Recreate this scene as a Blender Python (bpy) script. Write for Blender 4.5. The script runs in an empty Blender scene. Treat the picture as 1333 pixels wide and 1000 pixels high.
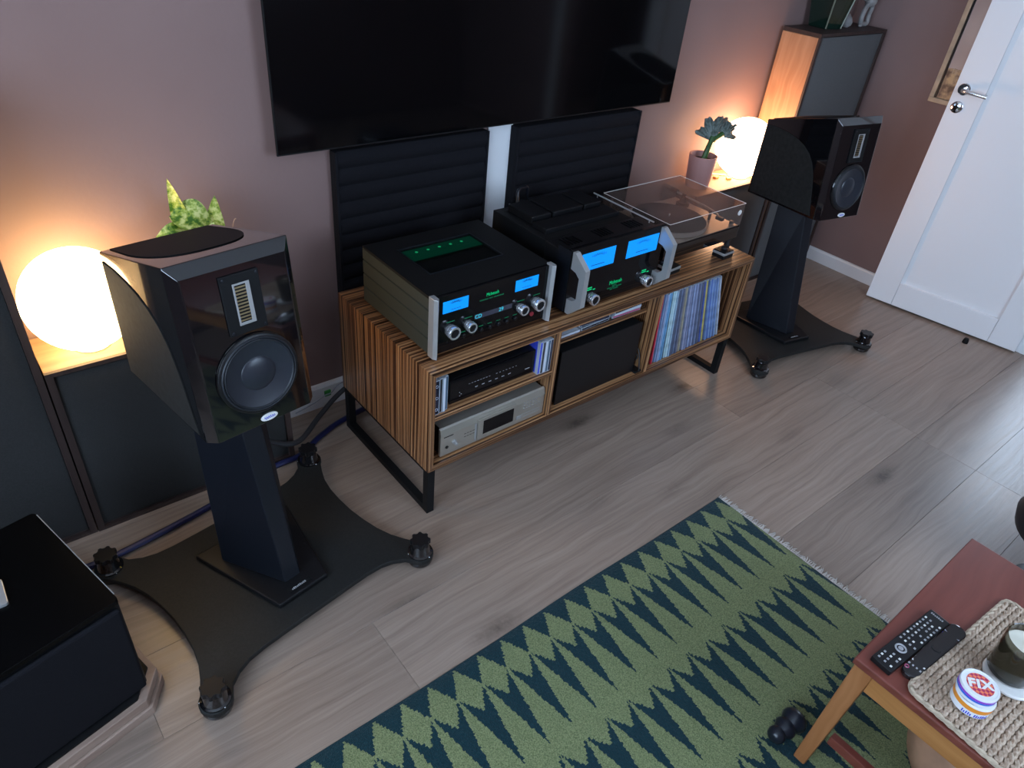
import bpy, bmesh, math, random
from mathutils import Vector, Matrix
random.seed(7)
S = bpy.context.scene
COL = S.collection
PI = math.pi

# ------------------------------------------------------------------ camera, world, exposure
cam_d = bpy.data.cameras.new('camera')
cam_o = bpy.data.objects.new('camera', cam_d)
COL.objects.link(cam_o)
FW = Vector((0.55024243, 0.60048969, -0.58021151))
RT = Vector((0.77573273, -0.62474151, 0.0890886))
UP = Vector((0.30898543, 0.49910939, 0.80957879))
mw = Matrix((RT, UP, -FW)).transposed().to_4x4()
mw.translation = Vector((-0.92933617, -2.05852103, 1.71457529))
cam_o.matrix_world = mw
cam_d.sensor_width = 36.0
cam_d.lens = 927.683 / 1333.0 * 36.0
cam_d.clip_start = 0.02
S.camera = cam_o

SKY = (0.62, 0.78, 1.0)
SKY_STRENGTH = 12.0
LAMP_L = 13.0
LAMP_R = 18.0
world = bpy.data.worlds.new('sky'); S.world = world; world.use_nodes = True
bg = world.node_tree.nodes['Background']
bg.inputs[0].default_value = (*SKY, 1); bg.inputs[1].default_value = SKY_STRENGTH
S.view_settings.view_transform = 'Standard'
S.view_settings.look = 'None'
S.view_settings.gamma = 1.0
S.view_settings.use_curve_mapping = False
S.view_settings.exposure = 0.0

XW = 3.055            # right wall
XL = -2.3             # left wall
YR = -3.5             # rear wall
ZC = 2.6
WIN = (0.2, 1.6, 1.0, 2.45)      # rear window x0 x1 z0 z1
LWIN = (-3.1, -0.95, 0.85, 2.4)     # left window y0 y1 z0 z1
DOOR_Y = (-2.28, -1.47)          # doorway in right wall
DOOR_H = 2.06
HX = 4.7                          # far wall of the hall beyond the doorway
HWIN = (-1.75, -0.75, 0.9, 2.1)   # its window y0 y1 z0 z1

def portal(name, loc, rot, sx, sy):
    l = bpy.data.lights.new(name, 'AREA'); l.shape = 'RECTANGLE'; l.size = sx; l.size_y = sy
    l.cycles.is_portal = True
    o = bpy.data.objects.new(name, l); COL.objects.link(o); o.location = loc; o.rotation_euler = rot
portal('window_portal', ((WIN[0]+WIN[1])/2, YR-0.1, (WIN[2]+WIN[3])/2), (-PI/2+PI, 0, 0), WIN[1]-WIN[0], WIN[3]-WIN[2])
portal('left_window_portal', (XL-0.1, (LWIN[0]+LWIN[1])/2, (LWIN[2]+LWIN[3])/2), (0, -PI/2, 0), LWIN[3]-LWIN[2], LWIN[1]-LWIN[0])
portal('hall_window_portal', (HX+0.1, (HWIN[0]+HWIN[1])/2, (HWIN[2]+HWIN[3])/2), (0, PI/2, 0), HWIN[3]-HWIN[2], HWIN[1]-HWIN[0])

# ------------------------------------------------------------------ node helpers / materials
class NT:
    def __init__(s, name):
        s.m = bpy.data.materials.new(name); s.m.use_nodes = True
        s.t = s.m.node_tree; s.n = s.t.nodes; s.l = s.t.links
        s.b = s.n['Principled BSDF']
    def node(s, typ, **kw):
        n = s.n.new(typ)
        for k, v in kw.items(): setattr(n, k, v)
        return n
    def put(s, sock, v):
        if isinstance(v, bpy.types.NodeSocket): s.l.new(v, sock)
        elif v is not None:
            if isinstance(v, (tuple, list)) and sock.type == 'RGBA' and len(v) == 3: v = (*v, 1)
            sock.default_value = v
    def math(s, op, a, b=None, c=None):
        n = s.node('ShaderNodeMath', operation=op)
        s.put(n.inputs[0], a)
        if b is not None: s.put(n.inputs[1], b)
        if c is not None: s.put(n.inputs[2], c)
        return n.outputs[0]
    def vmath(s, op, a, b=None):
        n = s.node('ShaderNodeVectorMath', operation=op)
        s.put(n.inputs[0], a)
        if b is not None: s.put(n.inputs[1], b)
        return n.outputs[0]
    def coord(s, which='Object'):
        return s.node('ShaderNodeTexCoord').outputs[which]
    def pos(s): return s.node('ShaderNodeNewGeometry').outputs['Position']
    def sep(s, v):
        n = s.node('ShaderNodeSeparateXYZ'); s.put(n.inputs[0], v); return n.outputs
    def comb(s, x, y, z):
        n = s.node('ShaderNodeCombineXYZ')
        for i, v in enumerate((x, y, z)): s.put(n.inputs[i], v)
        return n.outputs[0]
    def noise(s, v, scale=5, detail=3, rough=.5, dist=0):
        n = s.node('ShaderNodeTexNoise'); s.put(n.inputs['Vector'], v)
        n.inputs['Scale'].default_value = scale; n.inputs['Detail'].default_value = detail
        n.inputs['Roughness'].default_value = rough; n.inputs['Distortion'].default_value = dist
        return n.outputs[0]
    def ramp(s, f, stops, interp='LINEAR'):
        n = s.node('ShaderNodeValToRGB'); s.put(n.inputs[0], f)
        cr = n.color_ramp; cr.interpolation = interp
        while len(cr.elements) < len(stops): cr.elements.new(0.5)
        for e, (p, c) in zip(cr.elements, stops): e.position = p; e.color = (*c, 1)
        return n.outputs[0]
    def mix(s, f, a, b, blend='MIX'):
        n = s.node('ShaderNodeMix', data_type='RGBA', blend_type=blend)
        s.put(n.inputs[0], f); s.put(n.inputs[6], a); s.put(n.inputs[7], b)
        return n.outputs[2]
    def bump(s, h, strength=.3, dist=.002):
        n = s.node('ShaderNodeBump'); s.put(n.inputs['Height'], h)
        n.inputs['Strength'].default_value = strength; n.inputs['Distance'].default_value = dist
        s.l.new(n.outputs[0], s.b.inputs['Normal'])
    def set(s, **kw):
        names = dict(color='Base Color', rough='Roughness', metal='Metallic', spec='Specular IOR Level', coat='Coat Weight',
                     coat_rough='Coat Roughness', trans='Transmission Weight', alpha='Alpha', ior='IOR', emis='Emission Color', estr='Emission Strength', sheen='Sheen Weight')
        for k, v in kw.items(): s.put(s.b.inputs[names[k]], v)
        return s
MATS = {}
def simple(name, color, rough=.5, metal=0., spec=.5, noise=0, **kw):
    t = NT(name); t.set(rough=rough, metal=metal, spec=spec, **kw)
    if noise:
        f = t.noise(t.coord(), noise, 3)
        t.set(color=t.ramp(f, [(.3, tuple(c*.75 for c in color)), (.7, tuple(min(1, c*1.2) for c in color))]))
    else: t.set(color=color)
    MATS[name] = t.m; return t.m
def glow(name, color, strength, base=(0, 0, 0)):
    return simple(name, base, .4, emis=color, estr=strength)

simple('gloss_black', (.004, .004, .005), .06, coat=1.0, coat_rough=.03)
simple('satin_black', (.006, .006, .007), .38, spec=.35)
simple('matte_black', (.006, .006, .0065), .6, spec=.2)
simple('inset_black', (.020, .020, .019), .7, spec=.15, noise=60)
simple('plate_black', (.014, .014, .013), .6, spec=.3, noise=200)
simple('metal_black', (.0055, .007, .011), .40, spec=.35)
simple('top_inset_unlit', (.003, .003, .0035), .6, spec=.2)  # same matte inset as the sides, with the top's missing lamplight painted in
simple('sub_black', (.002, .002, .0022), .22, spec=.12)
simple('screen_black', (.002, .002, .0025), .08, spec=.35)
simple('faceplate_glass', (.003, .003, .004), .07, spec=.32)
simple('silver', (.42, .42, .415), .34, metal=.45)
simple('chrome', (.75, .76, .78), .2, metal=.8)
simple('bright_chrome', (.70, .71, .73), .07, metal=1.0)
simple('champagne', (.50, .47, .41), .38, metal=.75)
simple('olive_metal', (.040, .046, .038), .5, metal=.0, spec=.3)
simple('white_paint', (.78, .79, .80), .35)
simple('white_matt', (.82, .83, .84), .5)
simple('rubber', (.02, .02, .022), .5)
simple('blue_cable', (.007, .010, .06), .45)
simple('rubber_blue_black', (.008, .011, .018), .30)
simple('surround_rubber', (.014, .016, .020), .5, spec=.35)
simple('cone_black', (.019, .022, .030), .32)
simple('plant_green_dark', (.03, .10, .02), .45, noise=40)
simple('soil', (.03, .02, .014), .9, noise=80)
simple('pot_pink', (.42, .22, .20), .5)
simple('pot_clay', (.30, .14, .08), .6)
simple('white_ceramic', (.75, .74, .70), .35)
simple('stone_white', (.28, .27, .26), .6, noise=30)
simple('wax', (.75, .72, .60), .5)
simple('tan', (.45, .25, .15), .55, noise=12)
simple('red_dark', (.30, .015, .03), .4)
simple('green_clip', (.03, .30, .05), .4)
simple('jute_edge', (.50, .40, .29), .9, noise=60)
simple('cotton', (.58, .53, .48), .9, noise=60)
simple('gold', (.45, .36, .20), .35, metal=1.0)
simple('cream_frame', (.55, .43, .30), .5, noise=15)
simple('felt', (.02, .02, .022), .9)
simple('orange_wood', (.80, .38, .10), .5)
simple('green_glass', (.006, .022, .015), .15, coat=.4)
simple('green_pale', (.20, .21, .15), .3)
glow('meter_blue', (.0, .27, 1.0), 1.25)
glow('logo_green', (.0, .62, .22), 0.9)
glow('logo_green_dim', (.0, .35, .16), 0.35)
glow('tube_green', (.02, .75, .30), .5)
glow('board_glow', (.0, .10, .055), 0.30)
glow('display_cyan', (.05, .70, .95), 0.9)
simple('display_dim', (.045, .045, .065), .3)
simple('print_grey', (.35, .35, .36), .5)
simple('meter_print', (.0, .03, .12), .6)
simple('power_red', (.25, .02, .03), .5)
simple('wick', (.01, .01, .01), .9)

def m_wall():
    t = NT('wall_paint'); c = t.pos()
    f = t.noise(c, 2.2, 3)
    t.set(color=t.ramp(f, [(.3, (.222, .146, .134)), (.7, (.248, .164, .150))]), rough=.62, spec=.3)
    t.bump(t.noise(c, 70, 4, .6), .25, .0015)
    MATS['wall'] = t.m
m_wall()
def m_fabric(name, ca, cb):
    t = NT(name); c = t.pos()
    t.set(color=t.mix(t.noise(c, 300, 2), ca, cb), rough=.95, spec=.15)
    t.bump(t.math('ADD', t.noise(c, 500, 2), t.math('MULTIPLY', t.noise(c, 40, 3), 1.2)), .35, .002)
    MATS[name] = t.m
m_fabric('fabric_grey', (.022, .022, .022), (.040, .040, .039))
m_fabric('fabric_grey_right', (.095, .095, .095), (.13, .13, .13))
m_fabric('foam_black', (.006, .006, .008), (.011, .011, .014))
def m_plank():
    t = NT('oak_plank'); oi = t.node('ShaderNodeObjectInfo').outputs['Random']
    c = t.vmath('ADD', t.coord(), t.vmath('SCALE', t.comb(17.3, 9.1, 3.7), None))
    sc = c.node; sc.inputs[1].default_value = (0, 0, 0)
    off = t.comb(t.math('MULTIPLY', oi, 41.0), t.math('MULTIPLY', oi, 17.0), 0.0)
    c = t.vmath('ADD', t.coord(), off)
    x, y, z = t.sep(c)
    w = t.noise(t.comb(t.math('MULTIPLY', x, 1.1), t.math('MULTIPLY', y, 3.0), 0.0), 1.6, 3)     # cathedral warp
    yy = t.math('ADD', y, t.math('MULTIPLY', w, .09))
    g = t.noise(t.comb(t.math('MULTIPLY', x, 1.0), t.math('MULTIPLY', yy, 34.0), 0.0), 1.5, 6, .66)
    fine = t.noise(t.comb(t.math('MULTIPLY', x, 9.0), t.math('MULTIPLY', y, 170.0), 0.0), 1.0, 2)
    blot = t.noise(t.comb(t.math('MULTIPLY', x, 1.6), t.math('MULTIPLY', y, 5.0), 0.0), 1.5, 3)
    col = t.ramp(g, [(.30, (.175, .124, .093)), (.5, (.305, .224, .170)), (.70, (.410, .315, .245))])
    col = t.mix(t.math('MULTIPLY', fine, .42), col, (.185, .138, .108))
    col = t.mix(t.math('MULTIPLY', t.math('SUBTRACT', 1.0, t.math('SMOOTH_MAX', blot, .4, .05)), .45), col, (.30, .225, .18))
    # knots
    vn = t.node('ShaderNodeTexVoronoi'); t.put(vn.inputs['Vector'], t.comb(t.math('MULTIPLY', x, 1.7), t.math('MULTIPLY', y, 5.0), 0.0)); vn.inputs['Scale'].default_value = 1.0
    k = t.math('SUBTRACT', 1.0, t.math('MULTIPLY', vn.outputs['Distance'], 4.2)); k = t.math('MAXIMUM', k, 0.0)
    k = t.math('MULTIPLY', t.math('POWER', k, 1.6), t.math('MULTIPLY', t.noise(c, 45, 3, .7), 1.35))
    col = t.mix(t.math('MINIMUM', t.math('MULTIPLY', k, 1.6), .85), col, (.085, .060, .045))
    tone = t.math('ADD', .86, t.math('MULTIPLY', oi, .26))
    col = t.mix(1.0, col, t.comb(tone, tone, tone), 'MULTIPLY')
    t.set(color=col, rough=t.math('ADD', .24, t.math('MULTIPLY', g, .20)), spec=.5)
    t.bump(t.math('ADD', g, t.math('MULTIPLY', fine, .6)), .28, .0016)
    MATS['plank'] = t.m
m_plank()
def m_zebrano(name, mode):
    t = NT(name); P = t.pos(); x, y, z = t.sep(P)
    n = t.sep(t.node('ShaderNodeNewGeometry').outputs['Normal'])
    isfront = t.math('GREATER_THAN', t.math('ABSOLUTE', n[1]), .7)
    slow = t.math('MULTIPLY', t.math('ADD', t.math('ADD', x, z), 0.0), .9)
    across_front = t.math('MULTIPLY', z if mode == 'h' else x, 1.35)
    across = t.math('ADD', t.math('MULTIPLY', y, t.math('SUBTRACT', 1.0, isfront)), t.math('MULTIPLY', across_front, isfront))
    wob = t.noise(t.comb(slow, t.math('MULTIPLY', across, 6.0), 2.0), 2.0, 2)
    a = t.math('ADD', across, t.math('MULTIPLY', wob, .016))
    s1 = t.noise(t.comb(t.math('MULTIPLY', slow, .5), t.math('MULTIPLY', a, 115.0), 0.0), 1.0, 2, .62)
    s2 = t.noise(t.comb(t.math('MULTIPLY', slow, 1.5), t.math('MULTIPLY', a, 260.0), 5.0), 1.0, 1)
    s = t.math('ADD', t.math('MULTIPLY', s1, .78), t.math('MULTIPLY', s2, .22))
    col = t.ramp(s, [(.41, (.026, .010, .005)), (.48, (.105, .042, .018)), (.535, (.295, .143, .062)), (.64, (.465, .252, .115))])
    t.set(color=col, rough=.30, spec=.45); t.bump(s, .08, .0008)
    MATS[name] = t.m
m_zebrano('zebra_h', 'h'); m_zebrano('zebra_v', 'v')
def m_wood(name, dark, mid, light, axis='x', scale=1.0, rough=.5, knots=0.0):
    t = NT(name); P = t.pos(); x, y, z = t.sep(P)
    al, ac = {'x': (x, t.math('ADD', y, z)), 'z': (z, t.math('ADD', y, x)), 'y': (y, t.math('ADD', x, z))}[axis]
    w = t.noise(P, 3.0*scale, 3)
    a2 = t.math('ADD', ac, t.math('MULTIPLY', w, .10/scale))
    g = t.noise(t.comb(t.math('MULTIPLY', al, 1.6*scale), t.math('MULTIPLY', a2, 34.0*scale), 0.0), 1.0, 4, .6)
    col = t.ramp(g, [(.3, dark), (.5, mid), (.7, light)])
    if knots:
        vn = t.node('ShaderNodeTexVoronoi'); t.put(vn.inputs['Vector'], t.comb(t.math('MULTIPLY', al, 2.6), t.math('MULTIPLY', ac, 6.0), 0.0)); vn.inputs['Scale'].default_value = 1.0
        k = t.math('MAXIMUM', t.math('SUBTRACT', 1.0, t.math('MULTIPLY', vn.outputs['Distance'], 6.0)), 0.0)
        col = t.mix(t.math('MULTIPLY', k, knots), col, tuple(c*.45 for c in dark))
    t.set(color=col, rough=rough); t.bump(g, .12, .001)
    MATS[name] = t.m
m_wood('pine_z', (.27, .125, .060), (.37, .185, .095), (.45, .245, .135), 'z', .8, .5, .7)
m_wood('pine_x', (.17, .10, .055), (.23, .14, .080), (.28, .18, .105), 'x', .8, .5, .5)
m_wood('stained_or_unlit', (.022, .013, .011), (.034, .020, .017), (.05, .030, .025), 'z', 1, .55)
m_wood('mahogany', (.135, .032, .022), (.175, .044, .030), (.215, .058, .040), 'x', .6, .34)
m_wood('teak_y', (.32, .125, .035), (.42, .18, .055), (.52, .25, .085), 'y', .8, .38)
m_wood('teak_z', (.26, .095, .032), (.33, .13, .045), (.40, .17, .065), 'z', .8, .38)
m_wood('plywood', (.24, .16, .12), (.31, .215, .165), (.37, .27, .21), 'x', .6, .6)

def m_rug():
    t = NT('rug_wool'); P = t.pos()
    jit = t.noise(P, 160, 2)
    x0, y0, z0 = t.sep(P)
    j = t.math('MULTIPLY', t.math('SUBTRACT', jit, .5), .010)
    xq = t.math('MULTIPLY', t.math('FLOOR', t.math('DIVIDE', t.math('ADD', x0, j), .0035)), .0035)
    yq = t.math('ADD', t.math('MULTIPLY', t.math('FLOOR', t.math('DIVIDE', y0, .009)), .009), .0045)
    tt = t.math('SUBTRACT', -1.290, yq)
    row = t.math('MAXIMUM', t.math('FLOOR', t.math('DIVIDE', tt, .255)), 0.0)
    loc = t.math('SUBTRACT', tt, t.math('MULTIPLY', row, .255))
    u = t.math('ADD', t.math('DIVIDE', t.math('SUBTRACT', xq, .459), .0793), t.math('MULTIPLY', row, .5))
    u = t.math('ABSOLUTE', t.math('SUBTRACT', t.math('FRACT', t.math('ADD', u, 40.5)), .5))
    om = t.math('SUBTRACT', 1.0, t.math('MULTIPLY', u, 2.0))
    d1 = t.math('GREATER_THAN', loc, t.math('MULTIPLY', om, .062))
    d2 = t.math('LESS_THAN', t.math('DIVIDE', loc, .232), t.math('ADD', om, -.03))
    dark = t.math('MULTIPLY', d1, d2)
    dia = t.math('LESS_THAN', t.math('MULTIPLY', tt, -1.0), t.math('MULTIPLY', om, .078))
    istop = t.math('LESS_THAN', tt, 0.0)
    dk = t.math('ADD', t.math('MULTIPLY', istop, t.math('SUBTRACT', 1.0, dia)), t.math('MULTIPLY', t.math('SUBTRACT', 1.0, istop), dark))
    sp = t.noise(P, 320, 2); big = t.noise(P, 3, 2)
    ws = t.noise(t.comb(t.math('MULTIPLY', x0, 900.0), t.math('MULTIPLY', y0, 90.0), 0.0), 1.0, 1)
    light = t.ramp(sp, [(.32, (.105, .135, .056)), (.68, (.275, .310, .145))])
    light = t.mix(t.math('MULTIPLY', big, .35), light, (.17, .195, .090))
    darkc = t.ramp(ws, [(.45, (.0045, .026, .034)), (.74, (.012, .048, .058))])
    t.set(color=t.mix(dk, light, darkc), rough=.95, spec=.1, sheen=.15)
    t.bump(t.math('ADD', sp, t.noise(P, 120, 2)), .8, .004)
    MATS['rug'] = t.m
m_rug()
def m_jute():
    t = NT('jute'); P = t.pos(); n = t.noise(P, 140, 3); b = t.noise(P, 18, 2)
    col = t.ramp(n, [(.3, (.33, .235, .16)), (.5, (.50, .385, .28)), (.7, (.64, .53, .41))])
    col = t.mix(t.math('MULTIPLY', b, .35), col, (.37, .255, .21))
    t.set(color=col, rough=.9, spec=.2); t.bump(n, .7, .003); MATS['jute'] = t.m
m_jute()
def m_leaf():
    t = NT('variegated_leaf'); c = t.coord(); n = t.noise(c, 55, 3, .6)
    t.set(color=t.ramp(n, [(.38, (.05, .14, .013)), (.50, (.30, .38, .05)), (.62, (.62, .62, .22))]), rough=.4)
    MATS['leaf'] = t.m
m_leaf()
def m_crest():
    t = NT('crested_cactus'); c = t.coord(); n = t.noise(c, 60, 3, .6)
    t.set(color=t.ramp(n, [(.35, (.06, .085, .070)), (.6, (.19, .235, .22))]), rough=.6); MATS['crest'] = t.m
m_crest()
def m_globe(name, col, st):
    t = NT(name); t.set(color=(.9, .88, .84), rough=.35, emis=col, estr=st); MATS[name] = t.m
m_globe('globe_left', (1.0, .67, .30), LAMP_L)
m_globe('globe_right', (1.0, .56, .31), LAMP_R)
def m_acrylic():
    t = NT('lid_acrylic')
    tr = t.node('ShaderNodeBsdfTransparent'); tr.inputs[0].default_value = (.86, .82, .79, 1)
    gl = t.node('ShaderNodeBsdfGlossy'); gl.inputs['Roughness'].default_value = .06; gl.inputs[0].default_value = (1, 1, 1, 1)
    df = t.node('ShaderNodeBsdfDiffuse'); df.inputs[0].default_value = (.42, .31, .28, 1)  # pinkish wall reflection on the lid, put in as diffuse haze
    fr = t.node('ShaderNodeFresnel'); fr.inputs[0].default_value = 1.49
    m0 = t.node('ShaderNodeMixShader'); m0.inputs[0].default_value = .08
    t.l.new(tr.outputs[0], m0.inputs[1]); t.l.new(df.outputs[0], m0.inputs[2])
    bf = t.node('ShaderNodeNewGeometry').outputs['Backfacing']
    m1 = t.node('ShaderNodeMixShader'); t.l.new(t.math('MULTIPLY', fr.outputs[0], t.math('SUBTRACT', .9, t.math('MULTIPLY', bf, .9))), m1.inputs[0])
    t.l.new(m0.outputs[0], m1.inputs[1]); t.l.new(gl.outputs[0], m1.inputs[2])
    t.l.new(m1.outputs[0], t.n['Material Output'].inputs[0]); MATS['acrylic'] = t.m
m_acrylic()
def m_clear(name, tint, rough=.03):
    t = NT(name)
    tr = t.node('ShaderNodeBsdfTransparent'); tr.inputs[0].default_value = (*tint, 1)
    gl = t.node('ShaderNodeBsdfGlossy'); gl.inputs['Roughness'].default_value = rough
    fr = t.node('ShaderNodeFresnel'); fr.inputs[0].default_value = 1.5
    bf = t.node('ShaderNodeNewGeometry').outputs['Backfacing']
    m1 = t.node('ShaderNodeMixShader'); t.l.new(t.math('MULTIPLY', fr.outputs[0], t.math('SUBTRACT', 1.0, bf)), m1.inputs[0])
    t.l.new(tr.outputs[0], m1.inputs[1]); t.l.new(gl.outputs[0], m1.inputs[2])
    t.l.new(m1.outputs[0], t.n['Material Output'].inputs[0]); MATS[name] = t.m
m_clear('smoked_glass', (.44, .42, .37)); m_clear('window_glass', (.93, .95, .97)); m_clear('dark_glass', (.80, .82, .80))
def m_fix():
    t = NT('checker_print'); x, y, z = t.sep(t.coord())
    ck = t.node('ShaderNodeTexChecker'); t.put(ck.inputs[0], t.comb(x, y, 0.001)); ck.inputs['Scale'].default_value = 165
    ck.inputs[1].default_value = (.85, .22, .10, 1); ck.inputs[2].default_value = (.42, .02, .10, 1)
    t.set(color=ck.outputs[0], rough=.35); MATS['fix'] = t.m
m_fix()
def m_poster():
    t = NT('poster_print'); P = t.pos(); x, y, z = t.sep(P)
    n = t.noise(t.comb(0.0, t.math('MULTIPLY', y, 1.0), z), 26, 3)
    low = t.ramp(n, [(.38, (.13, .085, .06)), (.5, (.34, .23, .15)), (.62, (.60, .43, .24))])
    up = t.ramp(t.noise(P, 5, 2), [(.3, (.46, .36, .33)), (.7, (.60, .50, .46))])
    edge = t.math('GREATER_THAN', t.math('ADD', z, t.math('MULTIPLY', n, .02)), 1.158)
    t.set(color=t.mix(edge, low, up), rough=.4); MATS['poster'] = t.m
m_poster()

# ------------------------------------------------------------------ mesh builder
class MB:
    def __init__(s): s.v = []; s.f = []; s.sm = []
    def add(s, verts, faces, smooth=False):
        o = len(s.v); s.v += [Vector(v) for v in verts]
        for f in faces: s.f.append(tuple(o+i for i in f)); s.sm.append(smooth)
        return s
    def box(s, x0, x1, y0, y1, z0, z1):
        x0, x1 = sorted((x0, x1)); y0, y1 = sorted((y0, y1)); z0, z1 = sorted((z0, z1))
        return s.add([(x0,y0,z0),(x1,y0,z0),(x1,y1,z0),(x0,y1,z0),(x0,y0,z1),(x1,y0,z1),(x1,y1,z1),(x0,y1,z1)],
              [(0,3,2,1),(4,5,6,7),(0,1,5,4),(1,2,6,5),(2,3,7,6),(3,0,4,7)])
    def prism(s, poly, a, b, axis='z', smooth=False):
        """poly in the other two axes: z->(x,y), x->(y,z), y->(x,z)"""
        def P(p, t): return {'z': (p[0], p[1], t), 'x': (t, p[0], p[1]), 'y': (p[0], t, p[1])}[axis]
        n = len(poly); V = [P(p, a) for p in poly] + [P(p, b) for p in poly]
        F = [tuple(range(n))[::-1], tuple(range(n, 2*n))]
        s.add(V, F)
        o = len(s.v)-2*n
        for i in range(n):
            s.f.append((o+i, o+(i+1) % n, o+n+(i+1) % n, o+n+i)); s.sm.append(smooth)
        return s
    def lathe(s, prof, n=32, c=(0, 0, 0), axis='z', smooth=True, cap=True):
        V = []; F = []
        for r, h in prof:
            for i in range(n):
                a = 2*PI*i/n; p = (r*math.cos(a), r*math.sin(a), h)
                if axis == 'y': p = (p[0], -p[2], p[1])
                elif axis == 'x': p = (p[2], p[0], p[1])
                V.append((p[0]+c[0], p[1]+c[1], p[2]+c[2]))
        for k in range(len(prof)-1):
            for i in range(n):
                j = (i+1) % n; F.append((k*n+i, k*n+j, (k+1)*n+j, (k+1)*n+i))
        s.add(V, F, smooth)
        if cap:
            o = len(s.v)-len(V)
            if prof[0][0] > 1e-5: s.f.append(tuple(o+i for i in range(n))[::-1]); s.sm.append(False)
            if prof[-1][0] > 1e-5: s.f.append(tuple(o+(len(prof)-1)*n+i for i in range(n))); s.sm.append(False)
        return s
    def tube(s, pts, r, n=8, closed=False, flat=1.0):
        pts = [Vector(p) for p in pts]; V = []; F = []; m = len(pts)
        up = None
        for k, p in enumerate(pts):
            if closed: d = pts[(k+1) % m]-pts[k-1]
            else: d = pts[min(k+1, m-1)]-pts[max(k-1, 0)]
            d.normalize()
            if up is None: up = Vector((0, 0, 1)) if abs(d.z) < .9 else Vector((0, 1, 0))
            a = d.cross(up)
            if a.length < 1e-4: a = d.cross(Vector((1, 0, 0)))
            a.normalize(); b = a.cross(d).normalized(); up = b
            rr = r[k] if isinstance(r, (list, tuple)) else r
            for i in range(n):
                t = 2*PI*i/n; V.append(p + a*rr*math.cos(t) + b*rr*flat*math.sin(t))
        for k in range(m if closed else m-1):
            k2 = (k+1) % m
            for i in range(n):
                j = (i+1) % n; F.append((k*n+i, k*n+j, k2*n+j, k2*n+i))
        s.add(V, F, True)
        if not closed:
            o = len(s.v)-len(V); s.f.append(tuple(o+i for i in range(n))[::-1]); s.sm.append(False)
            s.f.append(tuple(o+(m-1)*n+i for i in range(n))); s.sm.append(False)
        return s
    def sphere(s, c, r, n=24, m=14, sz=(1, 1, 1)):
        prof = [(r*math.sin(PI*k/m), -r*math.cos(PI*k/m)) for k in range(m+1)]
        V = [(c[0], c[1], c[2]-r*sz[2])]; F = []
        for k in range(1, m):
            for i in range(n):
                a = 2*PI*i/n; V.append((c[0]+prof[k][0]*math.cos(a)*sz[0], c[1]+prof[k][0]*math.sin(a)*sz[1], c[2]+prof[k][1]*sz[2]))
        V.append((c[0], c[1], c[2]+r*sz[2])); L = len(V)-1
        for i in range(n):
            j = (i+1) % n; F.append((0, 1+j, 1+i)); F.append((L, 1+(m-2)*n+i, 1+(m-2)*n+j))
            for k in range(m-2): F.append((1+k*n+i, 1+k*n+j, 1+(k+1)*n+j, 1+(k+1)*n+i))
        return s.add(V, F, True)
    def grid(s, fn, nu, nv, smooth=True, flip=False):
        V = [fn(i/nu, j/nv) for j in range(nv+1) for i in range(nu+1)]
        F = []
        for j in range(nv):
            for i in range(nu):
                a = j*(nu+1)+i; q = (a, a+1, a+nu+2, a+nu+1); F.append(q[::-1] if flip else q)
        return s.add(V, F, smooth)
    def xf(s, M):
        s.v = [M @ v for v in s.v]; return s

MAT_OF = {}
def thing(name, label, cat, loc=(0, 0, 0), rotz=0., group=None, kind=None):
    o = bpy.data.objects.new(name, None); o.empty_display_size = .05
    COL.objects.link(o); o.location = loc; o.rotation_euler = (0, 0, rotz)
    if label: o['label'] = label
    if cat: o['category'] = cat
    if group: o['group'] = group
    if kind: o['kind'] = kind
    MAT_OF[o.name] = Matrix.Translation(Vector(loc)) @ Matrix.Rotation(rotz, 4, 'Z')
    return o
def build(mb, name, mat, parent=None, local=False, bevel=0., seg=2, label=None, cat=None, group=None, kind=None, rec=True, sharp=None):
    """mb in world coordinates (or the parent's frame when local) -> one mesh object"""
    me = bpy.data.meshes.new(name)
    V = mb.v
    if parent is not None:
        Mx = MAT_OF[parent.name]
        if not local:
            inv = Mx.inverted(); V = [inv @ v for v in V]
        org = None
    else:
        xs = [v.x for v in V]; ys = [v.y for v in V]; zs = [v.z for v in V]
        org = Vector(((min(xs)+max(xs))/2, (min(ys)+max(ys))/2, min(zs)))
        V = [v-org for v in V]
    me.from_pydata([tuple(v) for v in V], [], mb.f)
    me.polygons.foreach_set('use_smooth', mb.sm)
    if rec:
        b = bmesh.new(); b.from_mesh(me); bmesh.ops.recalc_face_normals(b, faces=b.faces); b.to_mesh(me); b.free()
    if any(mb.sm): me.set_sharp_from_angle(angle=math.radians(sharp or 40))
    me.materials.append(MATS[mat])
    me.update()
    o = bpy.data.objects.new(name, me); COL.objects.link(o)
    if parent is not None:
        o.parent = parent; MAT_OF[o.name] = MAT_OF[parent.name]
    else:
        o.location = org; MAT_OF[o.name] = Matrix.Translation(org)
    if bevel:
        md = o.modifiers.new('edge', 'BEVEL'); md.width = bevel; md.segments = seg; md.limit_method = 'ANGLE'; md.angle_limit = math.radians(40)
        md.harden_normals = False
    if label: o['label'] = label
    if cat: o['category'] = cat
    if group: o['group'] = group
    if kind: o['kind'] = kind
    return o
def dup(o, parent=None, loc=None):
    c = o.copy(); COL.objects.link(c)
    if parent is not None: c.parent = parent; MAT_OF[c.name] = MAT_OF[parent.name]
    if loc is not None: c.location = loc
    return c
def B(*a): return MB().box(*a)
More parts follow.
